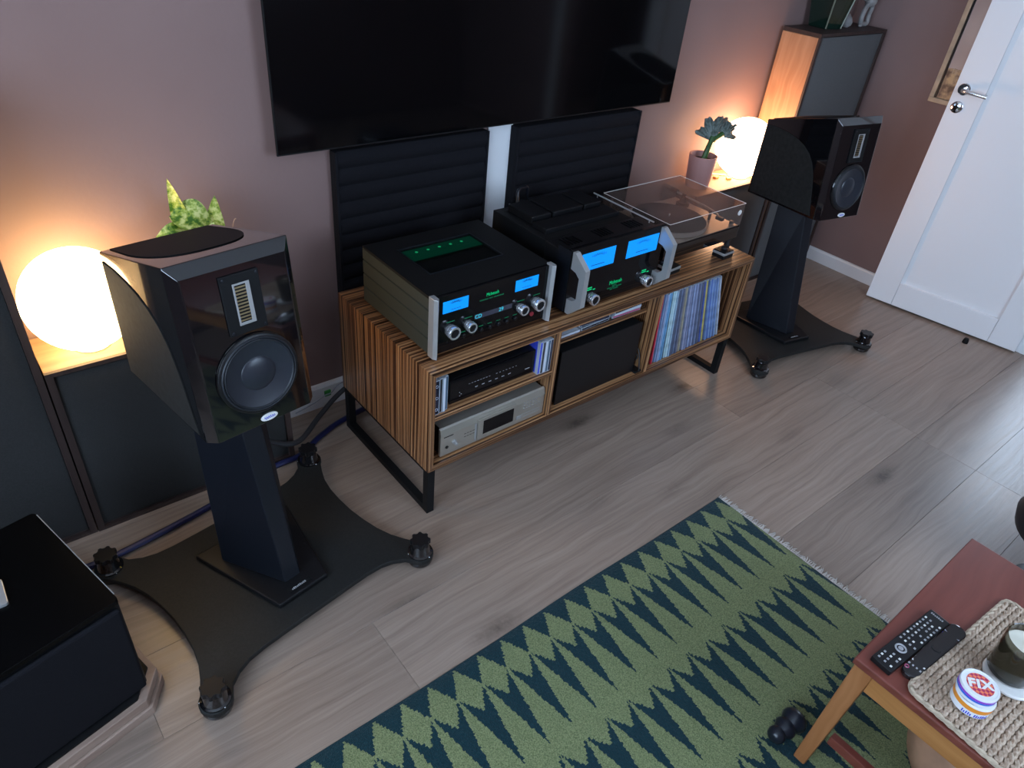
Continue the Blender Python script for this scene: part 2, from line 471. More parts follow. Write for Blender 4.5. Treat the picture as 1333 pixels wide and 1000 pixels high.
def text(s, size, extrude=.0004, spacing=1.0, bold=0.):
    cu = bpy.data.curves.new('lettering', 'FONT'); cu.body = s; cu.size = size; cu.extrude = extrude
    cu.align_x = 'CENTER'; cu.align_y = 'CENTER'; cu.resolution_u = 3; cu.space_character = spacing; cu.offset = bold
    ob = bpy.data.objects.new('lettering_tmp', cu); COL.objects.link(ob)
    dg = bpy.context.evaluated_depsgraph_get()
    me = bpy.data.meshes.new_from_object(ob.evaluated_get(dg))
    mb = MB().add([v.co.copy() for v in me.vertices], [tuple(p.vertices) for p in me.polygons])
    bpy.data.objects.remove(ob); bpy.data.curves.remove(cu); bpy.data.meshes.remove(me)
    return mb
def frame(origin, u, v):
    u = Vector(u).normalized(); v = Vector(v).normalized(); n = u.cross(v)
    M = Matrix((u, v, n)).transposed().to_4x4(); M.translation = Vector(origin); return M
def spline(pts, n=8):
    P = [Vector(p) for p in pts]; out = []
    Q = [P[0]*2-P[1]] + P + [P[-1]*2-P[-2]]
    for i in range(1, len(Q)-2):
        a, b, c, d = Q[i-1:i+3]
        for k in range(n):
            t = k/n
            out.append(.5*((2*b)+(c-a)*t+(2*a-5*b+4*c-d)*t*t+(3*b-a-3*c+d)*t**3))
    out.append(P[-1]); return out
def circle(r, n, c=(0, 0), a0=0): return [(c[0]+r*math.cos(a0+2*PI*i/n), c[1]+r*math.sin(a0+2*PI*i/n)) for i in range(n)]

# ------------------------------------------------------------------ the room
def struct(mb, name, mat, bevel=0., parent=None):
    return build(mb, name, mat, parent, bevel=bevel, kind='structure' if parent is None else None)
floor = struct(B(XL-.15, HX+.12, YR-.15, .15, -.06, -.010), 'floor', 'stained_or_unlit')
PW, PLEN = .2425, 2.253
plank_mesh = None
rows = 0
y1 = -.0005
yb = [-1.205+PW*k for k in range(5, -16, -1)]     # seam lines
k = 0
for r, ytop in enumerate(yb):
    ya, yc = ytop, ytop-PW
    if yc < YR: break
    start = {5: -0.348, 6: .75, 7: 1.882, 4: .55, 3: -.9, 2: 1.35, 1: .2, 0: -.5}.get(r, random.uniform(-1, 1))
    # row 4 is y -1.205+... aligned so that the row ending at y=-1.205 has joints at -0.348 and 1.905
    if abs(yc+1.205) < .01: start = -.348
    if abs(yc+1.69) < .01: start = 1.882
    x = start-PLEN*2
    while x < HX-.1:
        xa, xb = max(x, XL), min(x+PLEN, HX-.002)
        ya2 = min(ya, -.002)
        if xb-xa > .05 and ya2 > yc:
            full = (xa == x and xb == x+PLEN and ya2 == ya)
            if full:
                if plank_mesh is None:
                    g = .0004
                    p = B(-PLEN/2+g, PLEN/2-g, -PW/2+g, PW/2-g, -.010, 0)
                    o = build(p, 'plank', 'plank', floor, local=True, bevel=.0004, seg=1)
                    plank_mesh = o
                else: o = dup(plank_mesh, floor)
                o.location = Vector(((xa+xb)/2, (ya+yc)/2, 0)) - floor.location
            else:
                g = .0004
                o = build(B(-(xb-xa)/2+g, (xb-xa)/2-g, -(ya2-yc)/2+g, (ya2-yc)/2-g, -.010, 0), 'plank', 'plank', floor, local=True, bevel=.0004, seg=1)
                o.location = Vector(((xa+xb)/2, (ya2+yc)/2, 0)) - floor.location
        x += PLEN
struct(B(XL-.15, XW+.12, 0, .15, -.01, ZC), 'wall_back', 'wall')
wr = MB().box(XW, XW+.12, DOOR_Y[1], 0, -.01, ZC).box(XW, XW+.12, YR, DOOR_Y[0], -.01, ZC).box(XW, XW+.12, DOOR_Y[0], DOOR_Y[1], DOOR_H, ZC)
struct(wr, 'wall_right', 'wall')
wl = MB().box(XL-.15, XL, LWIN[1], 0, -.01, ZC).box(XL-.15, XL, YR, LWIN[0], -.01, ZC).box(XL-.15, XL, LWIN[0], LWIN[1], -.01, LWIN[2]).box(XL-.15, XL, LWIN[0], LWIN[1], LWIN[3], ZC)
struct(wl, 'wall_left', 'wall')
wf2 = thing('window_2', None, None, (XL-.07, (LWIN[0]+LWIN[1])/2, LWIN[2]), kind='structure')
f = MB(); t_ = .06; ym = (LWIN[0]+LWIN[1])/2; xa, xb = XL-.12, XL-.04
f.box(xa, xb, LWIN[0], LWIN[1], LWIN[2], LWIN[2]+t_).box(xa, xb, LWIN[0], LWIN[1], LWIN[3]-t_, LWIN[3])
f.box(xa, xb, LWIN[0], LWIN[0]+t_, LWIN[2]+t_, LWIN[3]-t_).box(xa, xb, LWIN[1]-t_, LWIN[1], LWIN[2]+t_, LWIN[3]-t_).box(xa, xb, ym-.03, ym+.03, LWIN[2]+t_, LWIN[3]-t_)
build(f, 'window_frame', 'white_paint', wf2, bevel=.004)
for ya, yb_ in ((LWIN[0]+t_, ym-.03), (ym+.03, LWIN[1]-t_)):
    build(B(XL-.085, XL-.080, ya, yb_, LWIN[2]+t_, LWIN[3]-t_), 'pane', 'window_glass', wf2)
w = MB().box(XL-.15, WIN[0], YR-.15, YR, -.01, ZC).box(WIN[1], XW+.12, YR-.15, YR, -.01, ZC).box(WIN[0], WIN[1], YR-.15, YR, -.01, WIN[2]).box(WIN[0], WIN[1], YR-.15, YR, WIN[3], ZC)
struct(w, 'wall_rear', 'wall')
struct(B(XL-.15, HX+.12, YR-.15, .15, ZC, ZC+.1), 'ceiling', 'white_matt')
hw_ = MB().box(HX, HX+.12, -3.2, HWIN[0], -.01, ZC).box(HX, HX+.12, HWIN[1], -.2, -.01, ZC).box(HX, HX+.12, HWIN[0], HWIN[1], -.01, HWIN[2]).box(HX, HX+.12, HWIN[0], HWIN[1], HWIN[3], ZC)
struct(hw_, 'wall_hall_far', 'wall')
struct(B(XW+.1205, HX, -.32, -.2, -.01, ZC), 'wall_hall_back', 'wall')
struct(B(XW+.1205, HX, -3.32, -3.2, -.01, ZC), 'wall_hall_front', 'wall')
# rear window frame with a pane
wf = thing('window_1', None, None, ((WIN[0]+WIN[1])/2, YR-.07, WIN[2]), kind='structure')
f = MB(); t_ = .06; xm = (WIN[0]+WIN[1])/2
f.box(WIN[0], WIN[1], YR-.12, YR-.04, WIN[2], WIN[2]+t_).box(WIN[0], WIN[1], YR-.12, YR-.04, WIN[3]-t_, WIN[3])
f.box(WIN[0], WIN[0]+t_, YR-.12, YR-.04, WIN[2]+t_, WIN[3]-t_).box(WIN[1]-t_, WIN[1], YR-.12, YR-.04, WIN[2]+t_, WIN[3]-t_).box(xm-.03, xm+.03, YR-.12, YR-.04, WIN[2]+t_, WIN[3]-t_)
build(f, 'window_frame', 'white_paint', wf, bevel=.004)
for xa, xb in ((WIN[0]+t_, xm-.03), (xm+.03, WIN[1]-t_)):
    build(B(xa, xb, YR-.085, YR-.080, WIN[2]+t_, WIN[3]-t_), 'pane', 'window_glass', wf)
# baseboards
bb = MB().prism([(-.0005, 0), (-.016, 0), (-.016, .088), (-.010, .098), (-.0005, .100)], XL, XW-.002, 'x')
struct(bb, 'baseboard_back', 'white_paint')
bb = MB().prism([(XW-.0005, 0), (XW-.014, 0), (XW-.014, .062), (XW-.009, .072), (XW-.0005, .074)], DOOR_Y[1]+.085, -.017, 'y')
struct(bb, 'baseboard_right', 'white_paint')
# door casing
tr = MB().box(XW-.014, XW-.0005, DOOR_Y[1], DOOR_Y[1]+.08, 0, DOOR_H+.08).box(XW-.014, XW-.0005, DOOR_Y[0]-.08, DOOR_Y[0], 0, DOOR_H+.08).box(XW-.014, XW-.0005, DOOR_Y[0], DOOR_Y[1], DOOR_H, DOOR_H+.08)
struct(tr, 'trim_1', 'white_paint', .003)
# the open door, swung back along the right wall
DA = Vector((2.885, -.678, .012)); DB = Vector((3.003, -1.412, .012))
dang = math.atan2(DB.y-DA.y, DB.x-DA.x); DW = (DB-DA).length; DH = 2.03
door = thing('door_1', None, None, DA, dang, kind='structure')     # local +x along the leaf, local -y is the room face? (checked below)
sgn = 1.0                                                        # local +y points away from room when sgn is set
# with +x running towards the camera along the right wall, the room lies on the local -y side (rotated)
n_room = Matrix.Rotation(dang, 3, 'Z') @ Vector((0, 1, 0))
sgn = -1.0 if n_room.x < 0 else 1.0     # thickness direction away from the room (towards +x world)
def dbx(mb, u0, u1, d0, d1, z0, z1): return mb.box(u0, u1, sgn*d0, sgn*d1, z0, z1)
T = .038
lst = MB(); dbx(lst, 0, .134, 0, T, 0, DH); build(lst, 'stile', 'white_paint', door, local=True, bevel=.0015)
lst = MB(); dbx(lst, .617, DW, 0, T, 0, DH); build(lst, 'stile', 'white_paint', door, local=True, bevel=.0015)
lst = MB(); dbx(lst, .1352, .6158, 0, T, 0, .128); build(lst, 'rail', 'white_paint', door, local=True, bevel=.0015)
lst = MB(); dbx(lst, .1352, .6158, 0, T, DH-.13, DH); build(lst, 'rail', 'white_paint', door, local=True, bevel=.0015)
lst = MB(); dbx(lst, .130, .620, .016, T-.004, .125, DH-.125); build(lst, 'panel', 'white_paint', door, local=True)
mo = MB()
for a, b in (((.134, .128), (.134, DH-.13)),):
    pass
mo.prism([(.1352, 0), (.1535, .0158), (.1352, .0158)], .128, DH-.13, 'z')
mo.v = [Vector((v.x, sgn*v.y, v.z)) for v in mo.v]
build(mo, 'moulding', 'white_paint', door, local=True)
hd = MB().lathe([(.026, 0), (.026, .007), (.023, .010), (.010, .010), (.010, .045), (0, .045)], 24, (0, 0, 0), 'z')
Mh = frame((.04, 0, 1.085), (1, 0, 0), (0, 0, 1))
if sgn > 0: pass
def to_room(mb, u, z):
    for i, v in enumerate(mb.v): mb.v[i] = Vector((u+v.x, -sgn*v.z, z+v.y))
    return mb
h_ = build(to_room(hd, .042, 1.086), 'handle_rose', 'bright_chrome', door, local=True)
lev = MB().tube(spline([(0, 0, .040), (.02, 0, .050), (.05, -.002, .052), (.108, -.006, .050)], 6), .0095, 12)
build(to_room(lev, .042, 1.086), 'lever', 'chrome', door, local=True)
lk = MB().lathe([(.026, 0), (.026, .006), (.022, .009), (0, .009)], 24)
lk_o = build(to_room(lk, .043, 1.008), 'lock_rose', 'bright_chrome', door, local=True)
kh = MB().lathe([(.007, .0092), (.007, .0115), (0, .0115)], 12).box(-.002, .002, -.012, 0, .0092, .0105)
build(to_room(kh, .043, 1.008), 'keyhole', 'matte_black', lk_o, local=True)
ds = MB().lathe([(.014, 0), (.014, .012), (.010, .026), (0, .028)], 16, (2.887, -1.222, 0))
build(ds, 'door_stop', 'matte_black', label='small black door stop on the floor under the open door', cat='door stop')

# framed poster on the right wall, half hidden by the door
po = thing('framed_poster', 'framed poster on the right wall, half hidden behind the open door', 'poster', (XW-.02, -.80, .985))
y0, y1_, z0, z1 = -1.02, -.527, .988, 1.75
fr = MB(); X0, X1 = XW-.024, XW-.001
fr.box(X0, X1, y0, y1_, z0, z0+.022).box(X0, X1, y0, y1_, z1-.022, z1).box(X0, X1, y1_-.022, y1_, z0+.022, z1-.022).box(X0, X1, y0, y0+.022, z0+.022, z1-.022)
build(fr, 'outer_frame', 'cream_frame', po, bevel=.002)
f2 = MB(); X0 = XW-.018
f2.box(X0, X1, y1_-.030, y1_-.0222, z0+.0222, z1-.0222).box(X0, X1, y0+.0222, y0+.030, z0+.0222, z1-.0222).box(X0, X1, y0+.030, y1_-.030, z1-.030, z1-.0222)
build(f2, 'inner_frame', 'satin_black', po)
build(B(XW-.012, XW-.002, y0+.0302, y1_-.0302, z0+.0224, z1-.0302), 'print', 'poster', po)
tx = text('TEX', .030).xf(frame((XW-.0125, y1_-.075, 1.135), (0, -1, 0), (0, 0, 1)))
build(tx, 'lettering', 'cream_frame', po, rec=False)

# ------------------------------------------------------------------ sound absorber boxes
def absorber(name, label, x0, x1, yf, h, fabric, topmat, sidemat, ymax=-.022):
    t = thing(name, label, 'absorber box', ((x0+x1)/2, (yf+ymax)/2, 0), group='wood framed sound absorber boxes')
    b = .018
    build(MB().box(x0, x1, yf+.008, ymax, h-b, h), 'top_board', topmat, t, bevel=.0015)
    build(B(x0+b, x1-b, yf+.008, ymax, 0, b), 'bottom_board', 'stained_or_unlit', t, bevel=.0015)
    build(B(x0, x0+b, yf+.008, ymax, 0, h-b-.0005), 'side_board', sidemat, t, bevel=.0015)
    build(B(x1-b, x1, yf+.008, ymax, 0, h-b-.0005), 'side_board', sidemat, t, bevel=.0015)
    fs = MB()                                             # dark stained front edges
    fs.box(x0, x1, yf-.002, yf+.0078, h-.013, h-.0005).box(x0, x0+b, yf-.002, yf+.0078, 0, h-.013).box(x1-b, x1, yf-.002, yf+.0078, 0, h-.013).box(x0+b, x1-b, yf-.002, yf+.0078, 0, .010)
    build(fs, 'front_edging', 'stained_or_unlit', t)
    def fn(u, v):
        bx = min(u, 1-u); bz = min(v, 1-v); k = min(1, 12*min(bx, bz*h/.6))
        return (x0+b+.001+u*(x1-x0-2*b-.002), yf+.006-.005*k**.5, b+.001+v*(h-2*b-.002))
    fm = MB().grid(fn, 24, 24).box(x0+b+.001, x1-b-.001, yf+.0062, ymax-.01, b+.001, h-b-.001)
    build(fm, 'fabric_front', fabric, t)
    return t
absorber('absorber_box', 'low dark grey absorber box carrying the left globe lamp', -.849, -.225, -.215, .575, 'fabric_grey', 'pine_x', 'stained_or_unlit')
absorber('absorber_box', 'tall dark grey absorber box at the left edge of the picture', -1.475, -.853, -.213, 1.25, 'fabric_grey', 'pine_x', 'stained_or_unlit')
absorber('absorber_box', 'low grey absorber box carrying the right globe lamp and pink pot', 1.765, 2.385, -.215, .600, 'fabric_grey_right', 'pine_x', 'stained_or_unlit')
absorber('absorber_box', 'tall grey absorber box with orange lit wooden side in the far corner', 2.400, 3.005, -.219, 1.253, 'fabric_grey_right', 'stained_or_unlit', 'pine_z')  # dark top board is pine, its lack of light painted in as tone

# ------------------------------------------------------------------ television
TX0, TX1, TZ0, TZ1 = -.113, 1.634, .985, 1.972
tv = thing('television', 'large black flat screen television hanging on the wall', 'television', ((TX0+TX1)/2, -.03, TZ0))
build(B(TX0, TX1, -.0555, -.0480, TZ0, TZ1), 'bezel', 'matte_black', tv, bevel=.001)
build(B(TX0+.004, TX1-.004, -.0572, -.0556, TZ0+.005, TZ1-.004), 'screen', 'screen_black', tv)
build(B(TX0+.3, TX1-.3, -.0478, -.014, TZ0+.12, TZ1-.3), 'rear_housing', 'matte_black', tv, bevel=.004)
build(B(TX0+.6, TX1-.6, -.014, -.0005, TZ0+.25, TZ1-.4), 'wall_bracket', 'metal_black', tv)

# ------------------------------------------------------------------ foam panels behind the console
def foam(x0, x1, yw, label):
    z0, z1 = .352, .966
    t = thing('foam_panel', label, 'acoustic panel', ((x0+x1)/2, -.02, z0), group='ridged foam panels under the television')
    build(B(x0, x1, yw-.030, -.001, z0, z1), 'backing', 'foam_black', t, bevel=.003)
    for xa, xb in ((x0, x0+.009), (x1-.009, x1)): build(B(xa, xb, yw-.0395, yw-.0302, z0, z1), 'side_strip', 'foam_black', t, bevel=.001)
    n = 11; p = (z1-z0)/n
    pf = [(.0, .0)]
    prof = [(yw-.0305-.009*math.sin(PI*i/8)**.8, -p/2+.001+(p-.002)*i/8) for i in range(9)]
    first = None
    for k in range(n):
        zc = z0+p*(k+.5)
        if first is None:
            first = build(MB().prism([(a, zc+b) for a, b in prof], x0+.010, x1-.010, 'x', smooth=True), 'ridge', 'foam_black', t)
            zf = zc
        else: dup(first, t, (0, 0, zc-zf))
foam(.077, .682, 0.0, 'ridged black foam panel behind the amplifier with tube window')
foam(.803, 1.465, -.018, 'ridged black foam panel behind the power amplifier with big meters')
build(B(.700, .812, -.010, -.001, .16, .985), 'cable_cover', 'white_matt', bevel=.0015, label='white upright board on the wall between the two foam panels', cat='board')

# ------------------------------------------------------------------ media console
CX0, CX1, CYF, CYB, CZB, CZT = 0.0, 1.547, -.705, -.160, .182, .558
con = thing('media_console', 'long zebra-striped wooden media console on black metal legs', 'console', ((CX0+CX1)/2, (CYF+CYB)/2, 0))
b = .020
def mitre_h(x0, x1, za, zb_, up):   # horizontal board with mitred ends
    return MB().prism([(x0, za), (x1, za), (x1-b, zb_), (x0+b, zb_)], CYF, CYB, 'y')
build(MB().prism([(CX0, CZT), (CX0+b, CZT-b), (CX1-b, CZT-b), (CX1, CZT)], CYF, CYB, 'y'), 'top_board', 'zebra_h', con, bevel=.0008, seg=1)
build(MB().prism([(CX0, CZB), (CX1, CZB), (CX1-b, CZB+b), (CX0+b, CZB+b)], CYF, CYB, 'y'), 'bottom_board', 'zebra_h', con, bevel=.0008, seg=1)
build(MB().prism([(CX0, CZB), (CX0+b, CZB+b), (CX0+b, CZT-b), (CX0, CZT)], CYF, CYB, 'y'), 'end_panel', 'zebra_v', con, bevel=.0008, seg=1)
build(MB().prism([(CX1, CZB), (CX1, CZT), (CX1-b, CZT-b), (CX1-b, CZB+b)], CYF, CYB, 'y'), 'end_panel', 'zebra_v', con, bevel=.0008, seg=1)
build(B(.488, .506, CYF+.002, CYB+.012, CZB+b, CZT-b), 'divider', 'zebra_v', con, bevel=.0008, seg=1)
build(B(.988, 1.006, CYF+.002, CYB+.012, CZB+b, CZT-b), 'divider', 'zebra_v', con, bevel=.0008, seg=1)
build(B(CX0+b, .488, CYF+.004, CYB+.012, .374, .389), 'shelf', 'zebra_h', con, bevel=.0008, seg=1)
build(B(.506, .988, -.655, CYB+.012, .447, .463), 'shelf', 'zebra_h', con, bevel=.0008, seg=1)
build(B(CX0+b, CX1-b, CYB-.0002, CYB-.010, CZB+b, CZT-b), 'back_panel', 'zebra_v', con)
def legframe(x0, x1):
    m = MB(); t = .026; ya, yb_ = CYF+.004, CYB-.004
    m.box(x0, x1, ya, ya+t, 0, CZB-.0005).box(x0, x1, yb_-t, yb_, 0, CZB-.0005).box(x0, x1, ya+t, yb_-t, 0, .022).box(x0, x1, ya+t, yb_-t, CZB-.0125, CZB-.0005)
    build(m, 'leg_frame', 'matte_black', con)
legframe(.003, .029); legframe(1.512, 1.538)

# ------------------------------------------------------------------ left amplifier (with tube window)
def knob(mb, x, y, z, r, d):
    # double knob: thin collar at the panel, dark waist, wide chrome ring
    mb.lathe([(r*.92, 0), (r*.92, d*.28), (r*.80, d*.30), (r*.80, d*.44), (r, d*.46), (r, d*.96), (r*.96, d), (r*.70, d), (r*.68, d*.93)], 28, (x, y, z), 'y', cap=False)
def amp_knob(par, x, y, z, r=.019, d=.027):
    m = MB(); knob(m, x, y, z, r, d); k = build(m, 'knob', 'chrome', par)
    build(MB().lathe([(r*.69, d*.92), (r*.69, d*.94), (0, d*.94)], 24, (x, y, z), 'y'), 'knob_face', 'satin_black', k)
def letters(par, s, size, x, y, z, mat, name='lettering', sx=1.0):
    m = text(s, size, .0002)
    for v in m.v: v.x *= sx
    m.xf(frame((x, y, z), (1, 0, 0), (0, 0, 1)))
    return build(m, name, mat, par, rec=False)
def strokes(groups, h, w, gap):
    """a line of print too small to read: one short stroke per character"""
    m = MB(); x = 0.
    for g_ in groups:
        for k in range(g_):
            hh = h*(1.0 if (k*7+g_) % 3 else .72); m.box(x, x+w, -h/2, -h/2+hh, -.0001, .0002); x += w+gap
        x += w+gap
    for v in m.v: v.x -= x/2
    return m
def fine_print(par, groups, h, w, x, y, z, mat):
    return build(strokes(groups, h, w, w*.45).xf(frame((x, y, z), (1, 0, 0), (0, 0, 1))), 'fine_print', mat, par)
def meter(par, x0, x1, y, z0, z1):
    m = build(B(x0, x1, y-.0012, y+.001, z0, z1), 'meter', 'meter_blue', par)
    k = MB(); cx = (x0+x1)/2; w = (x1-x0); hh = z1-z0
    for r_, s_ in ((1.55, .9), (1.30, .75)):
        pts = []
        for i in range(13):
            a = (-.5+i/12)*.62; R = w*.9*r_
            pts.append((cx+R*math.sin(a)*s_*.55, z1-hh*.22*(2.4-r_) - (R-R*math.cos(a))*.55))
        for (xa, za), (xb, zb_) in zip(pts, pts[1:]):
            k.add([(xa, y-.0016, za), (xb, y-.0016, zb_), (xb, y-.0016, zb_+.0012), (xa, y-.0016, za+.0012)], [(0, 1, 2, 3)])
        for (xa, za) in pts[::2]:
            k.add([(xa, y-.0016, za), (xa+.0012, y-.0016, za), (xa+.0012, y-.0016, za+.006), (xa, y-.0016, za+.006)], [(0, 1, 2, 3)])
    k.add([(cx-w*.2, y-.0016, z0+hh*.2), (cx+w*.2, y-.0016, z0+hh*.2), (cx+w*.2, y-.0016, z0+hh*.24), (cx-w*.2, y-.0016, z0+hh*.24)], [(0, 1, 2, 3)])
    build(k, 'meter_scale', 'meter_print', m, rec=False)

AX0, AX1, AYF, AYB, AZ0, AZ1 = .0385, .4825, -.645, -.262, .571, .757
am = thing('integrated_amplifier', 'black amplifier with small blue meters and green-lit window in its top', 'amplifier', ((AX0+AX1)/2, (AYF+AYB)/2, CZT))
sb = MB()
build(B(AX0+.012, AX1-.012, AYF+.012, AYB, AZ0, AZ1-.006), 'chassis', 'matte_black', am)
for s_, xa in ((-1, AX0+.002), (1, AX1-.012)):
    sp = MB()
    prof = []
    zz = [AZ0, AZ0+.046, AZ0+.049, AZ0+.052, AZ0+.092, AZ0+.095, AZ0+.098, AZ0+.138, AZ0+.141, AZ0+.144, AZ1-.008]
    xo = xa if s_ < 0 else xa+.010
    ins = [0, 0, .006, 0, 0, .006, 0, 0, .006, 0, 0]
    poly = [(xo+(-s_)*i_, z_) for z_, i_ in zip(zz, ins)]
    xi = xa+.010 if s_ < 0 else xa
    poly += [(xi, zz[-1]), (xi, zz[0])]
    sp.prism(poly, AYF+.012, AYB, 'y')
    build(sp, 'side_panel', 'olive_metal', am)
# top with window opening
wx0, wx1, wy0, wy1 = .118, .383, -.517, -.343
tp = MB()
tp.box(AX0+.002, AX1-.002, AYF+.012, wy0, AZ1-.006, AZ1).box(AX0+.002, AX1-.002, wy1, AYB, AZ1-.006, AZ1).box(AX0+.002, wx0, wy0, wy1, AZ1-.006, AZ1).box(wx1, AX1-.002, wy0, wy1, AZ1-.006, AZ1)
build(tp, 'top_cover', 'matte_black', am)
wd = MB(); rim = .004
wd.box(wx0-rim, wx1+rim, wy0-rim, wy0, AZ1+.0002, AZ1+.0025).box(wx0-rim, wx1+rim, wy1, wy1+rim, AZ1+.0002, AZ1+.0025).box(wx0-rim, wx0, wy0, wy1, AZ1+.0002, AZ1+.0025).box(wx1, wx1+rim, wy0, wy1, AZ1+.0002, AZ1+.0025)
build(wd, 'window_rim', 'metal_black', am)
build(B(wx0, wx1, wy0, wy1, AZ1-.004, AZ1-.001), 'top_window', 'dark_glass', am)
build(B(wx0, wx1, wy1-.075, wy1-.004, AZ1-.0059, AZ1-.0052), 'circuit_board', 'board_glow', am)
for i in range(5):
    tb = MB().lathe([(.0050, 0), (.0050, .0007), (.0022, .0010), (0, .0011)], 14, (wx0+.048+i*.042, wy1-.026, AZ1-.0051))
    build(tb, 'tube', 'tube_green', am)
build(B(AX0+.016, AX1-.016, AYF, AYF+.0118, AZ0, AZ1), 'faceplate', 'faceplate_glass', am, bevel=.0015)
for xa, xb in ((AX0-.001, AX0+.0155), (AX1-.0155, AX1+.001)):
    ec = MB().prism([(xa, AYF+.014), (xa, AYF-.012), ((xa+xb)/2, AYF-.022), (xb, AYF-.012), (xb, AYF+.014)], AZ0-.004, AZ1+.004, 'z')
    build(ec, 'end_cap', 'silver', am, bevel=.001)
meter(am, .076, .163, AYF, .700, .737); meter(am, .337, .426, AYF, .700, .737)
for x_, z_, r_ in ((.104, .640, .0205), (.167, .639, .0165), (.364, .639, .0165), (.427, .640, .0205)): amp_knob(am, x_, AYF, z_, r_, .026)
letters(am, 'McIntosh', .016, .251, AYF-.0008, .720, 'logo_green', sx=.78)
fine_print(am, (10, 4, 12), .0040, .0022, .251, AYF-.0004, .7065, 'logo_green_dim')
build(B(.190, .330, AYF-.0006, AYF+.0005, .648, .664), 'display', 'display_dim', am)
letters(am, 'CD', .018, .203, AYF-.0012, .656, 'display_cyan', 'display_digits')
letters(am, '29', .018, .288, AYF-.0012, .656, 'display_cyan', 'display_digits')
for i in range(7):
    m = MB().lathe([(.0068, 0), (.0068, .006), (.0055, .007), (0, .007)], 16, (.151+i*.0325, AYF, .607), 'y')
    build(m, 'push_button', 'satin_black', am)
    build(B(.143+i*.0325, .159+i*.0325, AYF-.0005, AYF+.0003, .6185, .6205), 'button_print', 'logo_green_dim', am)
for x_, z_ in ((.104, .6665), (.167, .662), (.364, .662), (.427, .6665)):
    build(B(x_-.014, x_+.014, AYF-.0005, AYF+.0003, z_, z_+.0022), 'knob_print', 'logo_green_dim', am)
m = MB().lathe([(.0075, 0), (.0075, .004), (0, .004)], 16, (.414, AYF, .603), 'y'); build(m, 'power_button', 'power_red', am)
m = MB().lathe([(.004, 0), (.004, .002), (0, .002)], 12, (.094, AYF, .602), 'y'); build(m, 'headphone_jack', 'satin_black', am)
ft = []
for x_ in (AX0+.05, AX1-.05):
    for y_ in (AYF+.05, AYB-.05):
        build(MB().lathe([(.018, 0), (.020, .013)], 16, (x_, y_, CZT)), 'foot', 'rubber', am)

# ------------------------------------------------------------------ power amplifier
PX0, PX1, PYF, PYB, PZ0, PZ1 = .553, 1.000, -.648, -.225, .571, .788
pa = thing('power_amplifier', 'black power amplifier with two large blue meters and angular silver handles', 'amplifier', ((PX0+PX1)/2, (PYF+PYB)/2, CZT))
build(B(PX0+.004, PX1-.004, PYF+.016, -.52, PZ0, PZ1-.020), 'chassis', 'satin_black', pa, bevel=.002)
build(B(PX0+.020, PX1-.020, -.5195, PYB, PZ0, PZ1-.028), 'transformer_cover', 'matte_black', pa, bevel=.002)
tcv = MB().box(PX0+.05, PX1-.05, -.47, -.40, PZ1-.0278, PZ1-.012)
build(tcv, 'top_plate', 'satin_black', pa, bevel=.002)
for xa, xb in ((PX0+.06, .70), (.71, .85), (.86, PX1-.06)):
    build(B(xa, xb, -.385, -.255, PZ1-.0278, PZ1-.002), 'top_plate', 'satin_black', pa, bevel=.003)
for xa in (.60, .745, .89):
    v = MB()
    for i in range(5): v.box(xa+i*.014, xa+.007+i*.014, -.585, -.535, PZ1-.0198, PZ1-.0185)
    build(v, 'vent_slots', 'screen_black', pa)
rod = MB().tube([(PX1-.012, -.30, PZ1-.010), (PX1-.012, -.60, PZ1-.010)], .0028, 8)
for y_ in (-.32, -.58): rod.tube([(PX1-.012, y_, PZ1-.010), (PX1-.012, y_, PZ1-.021)], .002, 6)
build(rod, 'side_rail', 'silver', pa)
build(B(PX0+.001, PX1-.001, PYF, PYF+.0155, PZ0-.004, PZ1), 'faceplate', 'faceplate_glass', pa, bevel=.0015)
build(B(PX0-.001, PX0+.0008, PYF+.002, PYF+.06, PZ0, PZ1-.004), 'side_trim', 'metal_black', pa)
for xa in (PX0+.006, PX1-.026):
    xb = xa+.020; yo = PYF-.0005
    O = [(yo, PZ1-.006), (yo-.010, PZ1-.006), (yo-.064, PZ1-.048), (yo-.064, .612), (yo-.016, PZ0-.004), (yo, PZ0-.004)]
    I = [(yo, .724), (yo-.022, .720), (yo-.040, .706), (yo-.040, .632), (yo-.024, .620), (yo, .618)]
    hm = MB()
    def quad(p, q, r, s_): hm.prism([p, q, r, s_], xa, xb, 'x')
    quad(O[0], O[1], I[1], I[0]); quad(O[1], O[2], I[2], I[1]); quad(O[2], O[3], I[3], I[2]); quad(O[3], O[4], I[4], I[3]); quad(O[4], O[5], I[5], I[4])
    bmh = bmesh.new()
    h_o = build(hm, 'handle', 'silver', pa)
    bmh.from_mesh(h_o.data); bmesh.ops.remove_doubles(bmh, verts=bmh.verts, dist=1e-5)
    # drop the internal walls between the segments
    dele = [f_ for f_ in bmh.faces if all(len(e.link_faces) > 2 for e in f_.edges if abs(e.verts[0].co.x-e.verts[1].co.x) < 1e-6) and abs(f_.normal.x) < .5 and sum(len(e.link_faces) > 2 for e in f_.edges) >= 4]
    bmesh.ops.delete(bmh, geom=dele, context='FACES_ONLY'); bmesh.ops.recalc_face_normals(bmh, faces=bmh.faces); bmh.to_mesh(h_o.data); bmh.free()
meter(pa, .603, .755, PYF, .699, .762); meter(pa, .815, .968, PYF, .699, .762)
for x_ in (.672, .938):
    amp_knob(pa, x_, PYF, .592, .020, .027)
    for q, (dx, dz) in enumerate(((-.012, .036), (-.012, .029), (.016, .026))):
        build(B(x_+dx-.010, x_+dx+(.012 if q < 2 else 0), PYF-.0008, PYF+.0003, .592+dz, .592+dz+.0036), 'knob_print', 'logo_green', pa)
